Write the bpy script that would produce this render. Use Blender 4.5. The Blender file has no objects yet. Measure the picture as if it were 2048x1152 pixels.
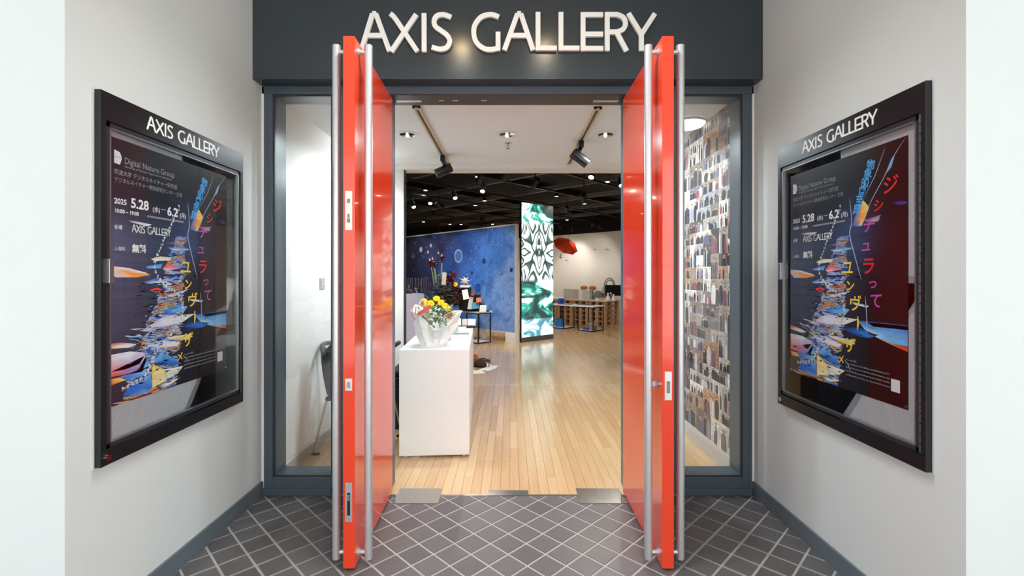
import bpy, bmesh, math, random
from mathutils import Vector, Matrix
random.seed(7)
R = math.radians
scene = bpy.context.scene
COL = scene.collection

# ------------------------------------------------------------------ camera, world, light, exposure
F = 927.0; CX, CY = 1020.0, 552.0; H = 1.55          # focal length and vanishing point in photo pixels, eye height
cam_d = bpy.data.cameras.new('camera'); cam = bpy.data.objects.new('camera', cam_d); COL.objects.link(cam)
cam.location = (0, 0, H); cam.rotation_euler = (R(90), 0, 0)
cam_d.sensor_width = 36.0; cam_d.lens = F / 2048 * 36
cam_d.shift_x = (1024 - CX) / 2048; cam_d.shift_y = (CY - 576) / 2048
cam_d.clip_start = 0.05; cam_d.clip_end = 300
scene.camera = cam

SKY = 2.65
world = bpy.data.worlds.new('sky'); scene.world = world; world.use_nodes = True
wn = world.node_tree; wn.nodes.clear()
w_out = wn.nodes.new('ShaderNodeOutputWorld'); w_bg = wn.nodes.new('ShaderNodeBackground')
w_tc = wn.nodes.new('ShaderNodeTexCoord'); w_sep = wn.nodes.new('ShaderNodeSeparateXYZ'); w_ramp = wn.nodes.new('ShaderNodeValToRGB')
wn.links.new(w_tc.outputs['Generated'], w_sep.inputs[0]); wn.links.new(w_sep.outputs['Z'], w_ramp.inputs[0])
w_ramp.color_ramp.elements[0].position = 0.0; w_ramp.color_ramp.elements[0].color = (1.0, .985, .965, 1)
w_ramp.color_ramp.elements[1].position = 0.9; w_ramp.color_ramp.elements[1].color = (.82, .91, 1.0, 1)
wn.links.new(w_ramp.outputs[0], w_bg.inputs[0]); w_bg.inputs[1].default_value = SKY
wn.links.new(w_bg.outputs[0], w_out.inputs[0])
sun_d = bpy.data.lights.new('sun', 'SUN'); sun_d.energy = 18.0; sun_d.angle = R(2); sun_d.color = (1, .98, .95)
sun = bpy.data.objects.new('sun', sun_d); COL.objects.link(sun); sun.location = (-20, 4, 22)
sun.rotation_euler = (Vector((18, -3, -20))).to_track_quat('-Z', 'Y').to_euler()

scene.view_settings.view_transform = 'Standard'; scene.view_settings.look = 'None'
scene.view_settings.exposure = 0.0; scene.view_settings.gamma = 1.0
scene.view_settings.use_curve_mapping = False
scene.cycles.transparent_max_bounces = 16
scene.cycles.use_denoising = True

# ------------------------------------------------------------------ helpers
def P(px, py, Y): return Vector(((px - CX) / F * Y, Y, H - (py - CY) / F * Y))
def floorY(py, z=0.0): return F * (H - z) / (py - CY)
def lin(c):
    return tuple(((v / 255) / 12.92 if v / 255 <= .04045 else ((v / 255 + .055) / 1.055) ** 2.4) for v in c)
def rgba(c): return tuple(c) + (1.0,)

MATS = {}
def mat(name, col, rough=.5, metal=0., coat=0., emis=None, estr=0., spec=.5, noise=0., nscale=8., bump=0., bscale=60., trans=0.):
    if name in MATS: return MATS[name]
    m = bpy.data.materials.new(name); m.use_nodes = True
    nt = m.node_tree; b = nt.nodes['Principled BSDF']
    b.inputs['Base Color'].default_value = rgba(col)
    b.inputs['Roughness'].default_value = rough; b.inputs['Metallic'].default_value = metal
    b.inputs['Coat Weight'].default_value = coat; b.inputs['Coat Roughness'].default_value = .03
    b.inputs['Specular IOR Level'].default_value = spec
    if trans: b.inputs['Transmission Weight'].default_value = trans
    if emis: b.inputs['Emission Color'].default_value = rgba(emis); b.inputs['Emission Strength'].default_value = estr
    tc = nt.nodes.new('ShaderNodeTexCoord')
    n = nt.nodes.new('ShaderNodeTexNoise'); n.inputs['Scale'].default_value = nscale; n.inputs['Detail'].default_value = 5
    nt.links.new(tc.outputs['Object'], n.inputs['Vector'])
    r = nt.nodes.new('ShaderNodeMapRange'); r.inputs['To Min'].default_value = 1 - noise; r.inputs['To Max'].default_value = 1 + noise
    nt.links.new(n.outputs['Fac'], r.inputs['Value'])
    mx = nt.nodes.new('ShaderNodeMix'); mx.data_type = 'RGBA'; mx.blend_type = 'MULTIPLY'; mx.inputs[0].default_value = 1
    mx.inputs[6].default_value = rgba(col); nt.links.new(r.outputs[0], mx.inputs[7]); nt.links.new(mx.outputs[2], b.inputs['Base Color'])
    if bump:
        n2 = nt.nodes.new('ShaderNodeTexNoise'); n2.inputs['Scale'].default_value = bscale; n2.inputs['Detail'].default_value = 3
        nt.links.new(tc.outputs['Object'], n2.inputs['Vector'])
        bp = nt.nodes.new('ShaderNodeBump'); bp.inputs['Strength'].default_value = bump; bp.inputs['Distance'].default_value = .01
        nt.links.new(n2.outputs['Fac'], bp.inputs['Height']); nt.links.new(bp.outputs[0], b.inputs['Normal'])
    MATS[name] = m
    return m
def M8(name, rgb8, **k): return mat(name, lin(rgb8), **k)

class NT:                                   # tiny node-graph helper
    def __init__(s, name):
        s.m = bpy.data.materials.new(name); s.m.use_nodes = True; s.t = s.m.node_tree; s.b = s.t.nodes['Principled BSDF']
        MATS[name] = s.m
    def n(s, typ, **k):
        nd = s.t.nodes.new(typ)
        for a, v in k.items(): setattr(nd, a, v)
        return nd
    def l(s, a, b): s.t.links.new(a, b)
    def math(s, op, a, b=None, c=None, clamp=False):
        nd = s.n('ShaderNodeMath', operation=op); nd.use_clamp = clamp
        for i, v in enumerate((a, b, c)):
            if v is None: continue
            if isinstance(v, (int, float)): nd.inputs[i].default_value = v
            else: s.l(v, nd.inputs[i])
        return nd.outputs[0]
    def noise(s, vec, scale, detail=3, dist=0., rough=.5):
        nd = s.n('ShaderNodeTexNoise'); nd.inputs['Scale'].default_value = scale; nd.inputs['Detail'].default_value = detail
        nd.inputs['Distortion'].default_value = dist; nd.inputs['Roughness'].default_value = rough
        s.l(vec, nd.inputs['Vector']); return nd
    def mapping(s, vec, scale=(1, 1, 1), loc=(0, 0, 0)):
        nd = s.n('ShaderNodeMapping'); nd.inputs['Scale'].default_value = scale; nd.inputs['Location'].default_value = loc
        s.l(vec, nd.inputs['Vector']); return nd.outputs[0]
    def ramp(s, fac, stops, interp='LINEAR'):
        nd = s.n('ShaderNodeValToRGB'); cr = nd.color_ramp; cr.interpolation = interp
        while len(cr.elements) < len(stops): cr.elements.new(.5)
        for e, (p, c) in zip(cr.elements, stops): e.position = p; e.color = rgba(c)
        s.l(fac, nd.inputs[0]); return nd.outputs[0]
    def mix(s, fac, a, b, blend='MIX'):
        nd = s.n('ShaderNodeMix', data_type='RGBA', blend_type=blend)
        for i, v in ((0, fac), (6, a), (7, b)):
            if isinstance(v, (int, float)): nd.inputs[i].default_value = v
            elif isinstance(v, tuple): nd.inputs[i].default_value = rgba(v)
            else: s.l(v, nd.inputs[i])
        return nd.outputs[2]
    def set(s, **k):
        for a, v in k.items():
            s.b.inputs[a.replace('_', ' ')].default_value = v

class MB:
    """collects shapes; build() links them as ONE mesh object"""
    def __init__(s): s.v = []; s.f = []
    def add(s, vs, fs):
        o = len(s.v); s.v += [tuple(v) for v in vs]; s.f += [tuple(i + o for i in f) for f in fs]; return s
    def box(s, x0, x1, y0, y1, z0, z1):
        return s.add([(x, y, z) for z in (z0, z1) for y in (y0, y1) for x in (x0, x1)],
                     [(0, 2, 3, 1), (4, 5, 7, 6), (0, 1, 5, 4), (2, 6, 7, 3), (0, 4, 6, 2), (1, 3, 7, 5)])
    def obox(s, c, ax, ay, az):             # oriented box: centre and three half vectors
        c = Vector(c); ax, ay, az = Vector(ax), Vector(ay), Vector(az)
        return s.add([c + i * ax + j * ay + k * az for k in (-1, 1) for j in (-1, 1) for i in (-1, 1)],
                     [(0, 2, 3, 1), (4, 5, 7, 6), (0, 1, 5, 4), (2, 6, 7, 3), (0, 4, 6, 2), (1, 3, 7, 5)])
    def bar(s, a, b, w, d=None, up=(0, 0, 1)):
        a, b = Vector(a), Vector(b); d = d or w; t = (b - a).normalized(); u = Vector(up)
        if abs(t.dot(u)) > .98: u = Vector((1, 0, 0))
        sx = t.cross(u).normalized(); sy = sx.cross(t)
        return s.obox((a + b) / 2, (b - a) / 2, sx * w / 2, sy * d / 2)
    def prism(s, pts, z0, z1):
        n = len(pts)
        return s.add([(x, y, z0) for x, y in pts] + [(x, y, z1) for x, y in pts],
                     [tuple(range(n))[::-1], tuple(range(n, 2 * n))] + [(i, (i + 1) % n, n + (i + 1) % n, n + i) for i in range(n)])
    def tube(s, pts, r, n=12, cap=True, radii=None):
        pts = [Vector(p) for p in pts]; rings = []; prev = None
        for i, p in enumerate(pts):
            t = (pts[min(i + 1, len(pts) - 1)] - pts[max(i - 1, 0)]).normalized()
            if prev is None: u = t.orthogonal().normalized()
            else: u = (prev - t * prev.dot(t)).normalized()
            prev = u; w = t.cross(u); rr = radii[i] if radii else r
            rings.append([p + (u * math.cos(2 * math.pi * k / n) + w * math.sin(2 * math.pi * k / n)) * rr for k in range(n)])
        vs = [v for g in rings for v in g]; fs = []
        for i in range(len(rings) - 1):
            for k in range(n):
                a, b = i * n + k, i * n + (k + 1) % n; fs.append((a, b, b + n, a + n))
        if cap: fs += [tuple(range(n))[::-1], tuple(range((len(rings) - 1) * n, len(rings) * n))]
        return s.add(vs, fs)
    def lathe(s, prof, c=(0, 0, 0), n=24, axis=(0, 0, 1)):   # prof: (radius, height) list
        ax = Vector(axis).normalized(); u = ax.orthogonal().normalized(); w = ax.cross(u); c = Vector(c); vs = []; fs = []
        for r, h in prof:
            for k in range(n):
                a = 2 * math.pi * k / n; vs.append(c + ax * h + (u * math.cos(a) + w * math.sin(a)) * max(r, 1e-5))
        for i in range(len(prof) - 1):
            for k in range(n):
                a, b = i * n + k, i * n + (k + 1) % n; fs.append((a, b, b + n, a + n))
        return s.add(vs, fs)
    def ball(s, c, r, n=12, m=8, sz=1.):
        return s.lathe([(r * math.sin(math.pi * i / m), -r * sz * math.cos(math.pi * i / m)) for i in range(m + 1)], c, n)
    def build(s, name, m, parent=None, loc=None, rotz=0., smooth=False, bevel=0., kind=None):
        me = bpy.data.meshes.new(name); me.from_pydata(s.v, [], s.f)
        bm = bmesh.new(); bm.from_mesh(me); bmesh.ops.recalc_face_normals(bm, faces=bm.faces[:]); bm.to_mesh(me); bm.free()
        if m: me.materials.append(m)
        if smooth:
            me.shade_smooth()
            try: me.set_sharp_from_angle(angle=R(40))
            except Exception: pass
        o = bpy.data.objects.new(name, me); COL.objects.link(o)
        if parent: o.parent = parent
        if loc is not None: o.location = loc
        o.rotation_euler.z = rotz
        if bevel:
            b = o.modifiers.new('bevel', 'BEVEL'); b.width = bevel; b.segments = 2; b.limit_method = 'ANGLE'
        if kind: o['kind'] = kind
        return o
def tag(o, label, cat=None, group=None, kind=None):
    o['label'] = label
    if cat: o['category'] = cat
    if group: o['group'] = group
    if kind: o['kind'] = kind
    return o
def thing(name, label, cat, loc=(0, 0, 0), rotz=0., group=None, kind=None):
    o = bpy.data.objects.new(name, None); COL.objects.link(o); o.location = loc; o.rotation_euler.z = rotz
    o.empty_display_size = .1
    return tag(o, label, cat, group, kind)
def link_copy(src, name, parent=None, loc=None, rot=None):
    c = src.copy(); c.name = name; COL.objects.link(c)
    if parent: c.parent = parent
    if loc is not None: c.location = loc
    if rot is not None: c.rotation_euler = rot
    return c
def dup(root, loc, rotz, label=None):
    r = link_copy(root, root.name, None, loc); r.rotation_euler.z = rotz
    if label: r['label'] = label
    for ch in list(root.children):
        c = link_copy(ch, ch.name, r)
        for g in list(ch.children): link_copy(g, g.name, c)
    return r
def spline(pts, k=6):                       # Catmull-Rom
    out = []; n = len(pts)
    pts = [Vector(p) for p in pts]
    for i in range(n - 1):
        p0, p1, p2, p3 = pts[max(i - 1, 0)], pts[i], pts[i + 1], pts[min(i + 2, n - 1)]
        for j in range(k):
            t = j / k
            out.append(.5 * ((2 * p1) + (p2 - p0) * t + (2 * p0 - 5 * p1 + 4 * p2 - p3) * t * t + (3 * p1 - p0 - 3 * p2 + p3) * t ** 3))
    out.append(pts[-1]); return out
def ribbon2d(pts, w, taper=False):          # outline of a stroked 2D polyline -> left side, right side
    pts = [Vector(p) for p in pts]; L = []; Rr = []; n = len(pts)
    for i, p in enumerate(pts):
        d0 = (p - pts[i - 1]).normalized() if i else (pts[1] - p).normalized()
        d1 = (pts[i + 1] - p).normalized() if i < n - 1 else d0
        t = (d0 + d1).normalized(); nn = Vector((-t.y, t.x)); c = max(.35, math.sqrt(max(0, (1 + d0.dot(d1)) / 2)))
        ww = w / 2 / c * ((math.sin(math.pi * (.12 + .8 * i / (n - 1)))) if taper else 1)
        L.append(p + nn * ww); Rr.append(p - nn * ww)
    return L, Rr
def clip_poly(poly, a, b, c):               # keep a*x+b*y<=c
    out = []
    for i in range(len(poly)):
        p, q = poly[i], poly[(i + 1) % len(poly)]; dp = a * p[0] + b * p[1] - c; dq = a * q[0] + b * q[1] - c
        if dp <= 0: out.append(p)
        if (dp < 0 < dq) or (dq < 0 < dp):
            t = dp / (dp - dq); out.append((p[0] + (q[0] - p[0]) * t, p[1] + (q[1] - p[1]) * t))
    return out
TEXT_CACHE = {}
def text_geo(body, size=1., offset=0., align='LEFT', space=1.):
    key = (body, size, offset, align, space)
    if key not in TEXT_CACHE:
        cu = bpy.data.curves.new('t', 'FONT'); cu.body = body; cu.size = size; cu.offset = offset; cu.align_x = align
        cu.space_character = space; cu.resolution_u = 3
        o = bpy.data.objects.new('t', cu); COL.objects.link(o)
        dg = bpy.context.evaluated_depsgraph_get(); dg.update()
        me = bpy.data.meshes.new_from_object(o.evaluated_get(dg))
        TEXT_CACHE[key] = ([v.co.copy() for v in me.vertices], [tuple(p.vertices) for p in me.polygons])
        bpy.data.meshes.remove(me); bpy.data.objects.remove(o); bpy.data.curves.remove(cu)
    return TEXT_CACHE[key]

# ------------------------------------------------------------------ materials
wall_paint = M8('grey_wall_paint', (203, 210, 210), rough=.75, noise=.015, nscale=2., bump=.04, bscale=160)
white_paint = M8('white_paint', (232, 231, 228), rough=.7, noise=.012, nscale=2.)
slate = M8('slate_metal', (52, 60, 65), rough=.2, noise=.06, nscale=3., spec=.5)
frame_m = M8('slate_frame', (74, 86, 96), rough=.34, noise=.05, nscale=4.)
dark_head = M8('brown_black_metal', (50, 42, 42), rough=.4, noise=.1)
red = mat('red_gloss', (.70, .045, .012), rough=.14, coat=.35, spec=.5, noise=.02)
steel = M8('brushed_steel', (196, 199, 202), rough=.34, metal=.65, noise=.04)
steel_plate = M8('plate_steel', (190, 186, 180), rough=.22, metal=1., noise=.08)
lock_m = M8('lock_metal', (205, 205, 202), rough=.4, metal=.7)
black = M8('black', (16, 16, 17), rough=.45, noise=.05)
black_matte = M8('black_matte', (12, 12, 13), rough=.8)
black_gloss = M8('black_gloss', (20, 20, 22), rough=.25)
blackceil = M8('black_ceiling_paint', (8, 8, 10), rough=.9, noise=.1)
grey_steel = M8('grey_beam', (104, 102, 104), rough=.6)
letter_m = M8('white_letter', (236, 238, 236), rough=.45)
counter_m = M8('white_laminate', (243, 248, 248), rough=.3, noise=.005)
grout = M8('grout', (172, 170, 166), rough=.9, noise=.05, nscale=20.)
chrome = M8('chrome', (200, 202, 205), rough=.12, metal=1.)
felt = M8('grey_felt', (146, 152, 160), rough=.95, noise=.08, nscale=60., bump=.1, bscale=300)
alu = M8('aluminium', (168, 174, 180), rough=.3, metal=.9)
board_black = M8('board_black', (24, 26, 30), rough=.33, noise=.05)
paper_w = M8('white_paper', (240, 240, 236), rough=.7)
skirt_m = M8('slate_skirting', (92, 104, 112), rough=.4, noise=.05)

def glass_mat(name, tint=(.93, .96, .95), r0=.045):
    g = NT(name); t = g.t; t.nodes.remove(g.b); out = [n for n in t.nodes if n.type == 'OUTPUT_MATERIAL'][0]
    tr = g.n('ShaderNodeBsdfTransparent'); tr.inputs[0].default_value = rgba(tint)
    gl = g.n('ShaderNodeBsdfGlossy'); gl.inputs['Roughness'].default_value = 0.0; gl.inputs[0].default_value = (1, 1, 1, 1)
    lw = g.n('ShaderNodeLayerWeight'); lw.inputs[0].default_value = .5
    f = g.math('POWER', lw.outputs['Facing'], 5.); f = g.math('MULTIPLY_ADD', f, 1 - r0, r0, clamp=True)
    mx = g.n('ShaderNodeMixShader'); g.l(f, mx.inputs[0]); g.l(tr.outputs[0], mx.inputs[1]); g.l(gl.outputs[0], mx.inputs[2])
    g.l(mx.outputs[0], out.inputs[0]); return g.m
glass = glass_mat('window_glass', (.97, .985, .98), .06); case_glass = glass_mat('case_glass', (.98, .985, .985), .045)

def tile_material():
    g = NT('floor_tile'); oi = g.n('ShaderNodeObjectInfo'); tc = g.n('ShaderNodeTexCoord')
    geo = g.n('ShaderNodeNewGeometry')
    n = g.noise(geo.outputs['Position'], 26, 5); n2 = g.noise(geo.outputs['Position'], 1.7, 2)
    c = g.ramp(oi.outputs['Random'], [(0, lin((88, 86, 86))), (1, lin((100, 98, 98)))])
    k = g.math('MULTIPLY_ADD', n.outputs[0], .22, .89); c = g.mix(1., c, k, 'MULTIPLY')
    g.l(c, g.b.inputs['Base Color']); g.l(g.math('MULTIPLY_ADD', n2.outputs[0], .12, .32), g.b.inputs['Roughness'])
    bp = g.n('ShaderNodeBump'); bp.inputs['Strength'].default_value = .06; bp.inputs['Distance'].default_value = .01
    g.l(n.outputs[0], bp.inputs['Height']); g.l(bp.outputs[0], g.b.inputs['Normal']); return g.m
tile_m = tile_material()

WOOD = [(0, lin((209, 170, 122))), (.35, lin((216, 180, 132))), (.7, lin((222, 188, 142))), (1, lin((203, 162, 114)))]
def wood_material(name, per_object):
    g = NT(name); geo = g.n('ShaderNodeNewGeometry'); pos = geo.outputs['Position']
    if per_object:
        oi = g.n('ShaderNodeObjectInfo'); rnd = oi.outputs['Random']
    else:                                    # boards too far away to tell apart: rows along Y
        sx = g.n('ShaderNodeSeparateXYZ'); g.l(pos, sx.inputs[0])
        row = g.math('FLOOR', g.math('DIVIDE', sx.outputs[0], .0705))
        off = g.math('FRACT', g.math('MULTIPLY', g.math('SINE', g.math('MULTIPLY', row, 12.99)), 437.58))
        seg = g.math('FLOOR', g.math('ADD', g.math('DIVIDE', sx.outputs[1], 1.1), off))
        wn_ = g.n('ShaderNodeTexWhiteNoise', noise_dimensions='2D'); cb = g.n('ShaderNodeCombineXYZ')
        g.l(row, cb.inputs[0]); g.l(seg, cb.inputs[1]); g.l(cb.outputs[0], wn_.inputs['Vector']); rnd = wn_.outputs['Value']
    c = g.ramp(rnd, WOOD)
    gr = g.noise(g.mapping(pos, (60, 2.2, 60)), 1., 6, .6)
    k = g.math('MULTIPLY_ADD', gr.outputs[0], .3, .85); c = g.mix(1., c, k, 'MULTIPLY')
    if not per_object:
        fr = g.math('FRACT', g.math('DIVIDE', sx.outputs[0], .0705))
        edge = g.math('LESS_THAN', g.math('MINIMUM', fr, g.math('SUBTRACT', 1., fr)), .025)
        c = g.mix(g.math('MULTIPLY', edge, .45), c, lin((120, 84, 50)))
    g.l(c, g.b.inputs['Base Color']); g.set(Roughness=.27, Coat_Weight=.6, Coat_Roughness=.11); return g.m
wood_m = wood_material('maple_board', True); wood_far = wood_material('maple_floor', False)

# ------------------------------------------------------------------ setting: walls, fascia, ceilings, floors
XL, XR, YF = -1.758, 1.727, 3.28            # recess side walls and the plane of the door frame
IL, IR = -1.742, 1.715                      # side walls inside
ZC = 2.90; YE = 5.64                        # lobby ceiling, end of the lobby
DOORTOP = 3.75
o = MB().prism([(-7, 1.83), (XL, 1.83), (XL, YF), (-8, YF), (-8, 1.83)], -.05, DOORTOP).build('wall_left', wall_paint)
tag(o, 'pale grey painted wall and pier with skirting on the side of the clerk\'s chair', kind='structure')
o = MB().prism([(XR, 1.755), (8, 1.755), (8, YF), (XR, YF)], -.05, DOORTOP).build('wall_right', wall_paint)
tag(o, 'pale grey painted wall and pier on the side of the photo collage', kind='structure')
o = MB().prism([(-8, YF), (IL, YF), (IL, YE), (-1.29, YE), (-1.29, 5.72), (-8, 5.72)], -.05, DOORTOP).build('wall_lobby_left', white_paint)
tag(o, 'white lobby wall beside the clerk\'s chair', kind='structure')
o = MB().prism([(IR, YF), (8, YF), (8, 5.72), (1.45, 5.72), (1.45, YE), (IR, YE)], -.05, DOORTOP).build('wall_lobby_right', white_paint)
tag(o, 'white lobby wall carrying the photo collage', kind='structure')
o = MB().box(XL, XR, 3.165, 3.42, 2.895, DOORTOP).build('wall_fascia', slate)
tag(o, 'dark slate fascia panel above the entrance carrying the white letters', kind='structure')
o = MB().box(-1.29, -1.282, 5.63, 5.73, 0, 2.84).build('trim_1', black)
tag(o, 'narrow black edge strip on the lobby opening', kind='structure')
o = MB().box(IL, IR, 3.42, 5.82, ZC, DOORTOP).build('ceiling_lobby', M8('ceiling_white', (229, 234, 238), rough=.75))
tag(o, 'white lobby ceiling with downlights and two tracks', kind='structure')
o = MB().box(IL, IR, 5.57, 5.82, 2.84, ZC).build('trim_2', white_paint)
tag(o, 'white edge beam where the lobby ceiling ends', kind='structure')
o = MB().box(-5.5, 5.5, -3.2, YF, 3.6, 3.66).build('ceiling_porch', M8('porch_soffit', (228, 231, 230), rough=.8))
tag(o, 'flat canopy soffit over the terrace outside the entrance', kind='structure')
for nm, xa, xb, lab in (('baseboard_left', XL, XL + .014, 'slate blue skirting along the left recess wall'), ('baseboard_right', XR - .014, XR, 'slate blue skirting along the right recess wall')):
    o = MB().box(xa, xb, 1.8, YF - .001, 0, .10).build(nm, skirt_m, bevel=.003); tag(o, lab, kind='structure')
ibase = M8('interior_skirting', (205, 203, 198), rough=.5)
for nm, xa, xb, lab in (('baseboard_lobby_left', IL, IL + .012, 'pale skirting behind the clerk\'s chair'), ('baseboard_lobby_right', IR - .012, IR, 'pale skirting below the photo collage')):
    o = MB().box(xa, xb, 3.49, YE - .001, 0, .09 if xa < 0 else .14).build(nm, ibase); tag(o, lab, kind='structure')

# tiled porch floor: grout bed, each tile its own piece
o_floor = MB().box(-5.5, 5.5, -7, YF, -.05, -.003).build('floor_porch', grout)
tag(o_floor, 'dark grey square tiles laid diagonally with pale joints', kind='structure')
PITCH = .1469; D = PITCH * math.sqrt(2); hd = (PITCH - .0125) / math.sqrt(2)
def tile_mesh(poly):
    n = len(poly); cx = sum(p[0] for p in poly) / n; cy = sum(p[1] for p in poly) / n; e = .0016
    top = [(cx + (x - cx) * (1 - e / .07), cy + (y - cy) * (1 - e / .07)) for x, y in poly]
    me = bpy.data.meshes.new('tile')
    me.from_pydata([(x, y, -.006) for x, y in poly] + [(x, y, -.0013) for x, y in poly] + [(x, y, 0) for x, y in top], [],
                   [tuple(range(2 * n, 3 * n))] + [(i, (i + 1) % n, n + (i + 1) % n, n + i) for i in range(n)] + [(n + i, n + (i + 1) % n, 2 * n + (i + 1) % n, 2 * n + i) for i in range(n)])
    me.materials.append(tile_m); return me
full = tile_mesh([(hd, 0), (0, hd), (-hd, 0), (0, -hd)])
tiles = []; far_tiles = MB()
for i in range(-60, 61):
    for j in range(-60, 61):
        if (i + j) % 2: continue
        # lattice corners sit at (-.01, 2.793); tile centres are half a diagonal away
        cx = -.01 + i * D / 2; cy = 2.793 + D / 2 + j * D / 2
        if cy - hd > YF - .004 or cy < -5 or abs(cx) > 5: continue
        poly = [(cx + hd, cy), (cx, cy + hd), (cx - hd, cy), (cx, cy - hd)]; q = poly
        q = clip_poly(q, 0, 1, YF - .004)
        if cy + hd > 1.75:
            if cx < 0: q = clip_poly(q, -1, 0, -(XL + .016))
            else: q = clip_poly(q, 1, 0, XR - .016)
        if len(q) < 3: continue
        xs = [p[0] for p in q]; ys = [p[1] for p in q]
        if (max(xs) - min(xs)) < .012 or (max(ys) - min(ys)) < .012: continue
        tiles.append((cy, cx, cy, q, q == poly))
near = [t for t in tiles if t[0] > 1.35 and abs(t[1]) < 1.9]
near = sorted(near, key=lambda t: -t[0])[:300]; ns = set((t[1], t[2]) for t in near)
for _, cx, cy, q, isfull in near:
    if isfull:
        t = bpy.data.objects.new('tile', full); t.location = (cx, cy, random.uniform(-.0006, 0))
    else: t = bpy.data.objects.new('tile', tile_mesh(q))
    COL.objects.link(t); t.parent = o_floor
for _, cx, cy, q, isfull in tiles:
    if (cx, cy) in ns: continue
    far_tiles.add([(x, y, 0) for x, y in q], [tuple(range(len(q)))])
far_tiles.build('tile_field', tile_m, o_floor, kind='stuff')

# wooden floor
bed = M8('board_joint', (96, 66, 40), rough=.8)
o_wood = MB().box(IL, IR, YF, 6.62, -.05, -.006).build('floor_wooden', bed)
tag(o_wood, 'glossy maple strip floor running from the threshold into the gallery', kind='structure')
o2 = MB().add([(-9, 6.6, 0), (9, 6.6, 0), (9, 22, 0), (-9, 22, 0), (-9, 5.7, 0), (IL, 5.7, 0), (IL, 6.6, 0), (IR, 5.7, 0), (9, 5.7, 0), (IR, 6.6, 0)],
              [(0, 1, 2, 3), (4, 5, 6, 0), (7, 8, 1, 9)]).build('board_field', wood_far, o_wood, kind='stuff')
PW = .0705; plank_meshes = {}
def plank(x0, x1, y0, y1):
    w, l = round(x1 - x0, 4), round(y1 - y0, 2)
    if (w, l) not in plank_meshes:
        e = .0006; me = bpy.data.meshes.new('board'); a, b = w / 2 - .0004, l / 2 - .0003
        me.from_pydata([(-a, -b, -.006), (a, -b, -.006), (a, b, -.006), (-a, b, -.006), (-a + e, -b + e, 0), (a - e, -b + e, 0), (a - e, b - e, 0), (-a + e, b - e, 0)], [],
                       [(4, 5, 6, 7), (0, 1, 5, 4), (1, 2, 6, 5), (2, 3, 7, 6), (3, 0, 4, 7)])
        me.materials.append(wood_m); plank_meshes[(w, l)] = me
    p = bpy.data.objects.new('board', plank_meshes[(w, l)]); p.location = ((x0 + x1) / 2, (y0 + y1) / 2, 0); COL.objects.link(p); p.parent = o_wood
k0 = math.floor(IL / PW)
for k in range(k0, math.ceil(IR / PW)):
    x0, x1 = max(IL, k * PW), min(IR, (k + 1) * PW); y = YF; first = True
    if x1 - x0 < .004: continue
    while y < 6.6 - 1e-6:
        l = random.choice([.3, .6, .9]) if first else random.choice([.75, .9, 1.05, 1.2, 1.35]); first = False
        e = min(6.6, y + l)
        if 6.6 - e < .25: e = 6.6
        plank(x0, x1, y, e); y = e
o = MB().box(-.835, .805, YF - .012, YF + .003, -.002, .0025).build('trim_3', steel_plate); tag(o, 'thin metal threshold strip between tiles and wooden floor', kind='structure')

# gallery shell, turned about 43 degrees to the entrance
GA = R(-43.5); d1 = Vector((math.cos(GA), math.sin(GA), 0)); d2 = Vector((-math.sin(GA), math.cos(GA), 0)); UP = Vector((0, 0, 1))
BW = Vector((2.7, 16.4, 0))
bw_paint = M8('back_wall_paint', (232, 228, 219), rough=.8, noise=.01)
o = MB().obox(BW + d2 * .1 + UP * 1.53, d1 * 8.2, d2 * .1, UP * 1.53).build('wall_back', bw_paint); tag(o, 'warm white gallery back wall behind the pallet counter', kind='structure')
o = MB().obox(BW + d2 * .1 + UP * 3.41, d1 * 8.2, d2 * .12, UP * .345).build('trim_4', blackceil); tag(o, 'black band above the white gallery back wall', kind='structure')
o = MB().box(-9, 9, 5.4, 22, DOORTOP, 3.9).build('ceiling_gallery', blackceil); tag(o, 'open black gallery ceiling', kind='structure')
o = MB().box(-9.2, -9, 5.82, 22, 0, DOORTOP).build('wall_gallery_left', black_matte); tag(o, 'dark side wall of the gallery', kind='structure')
o = MB().box(9, 9.2, 5.82, 22, 0, DOORTOP).build('wall_gallery_right', white_paint); tag(o, 'white side wall of the gallery', kind='structure')
o = MB().box(-9.2, 9.2, 22, 22.2, 0, DOORTOP).build('wall_gallery_end', black_matte); tag(o, 'dark end wall of the gallery', kind='structure')

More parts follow.
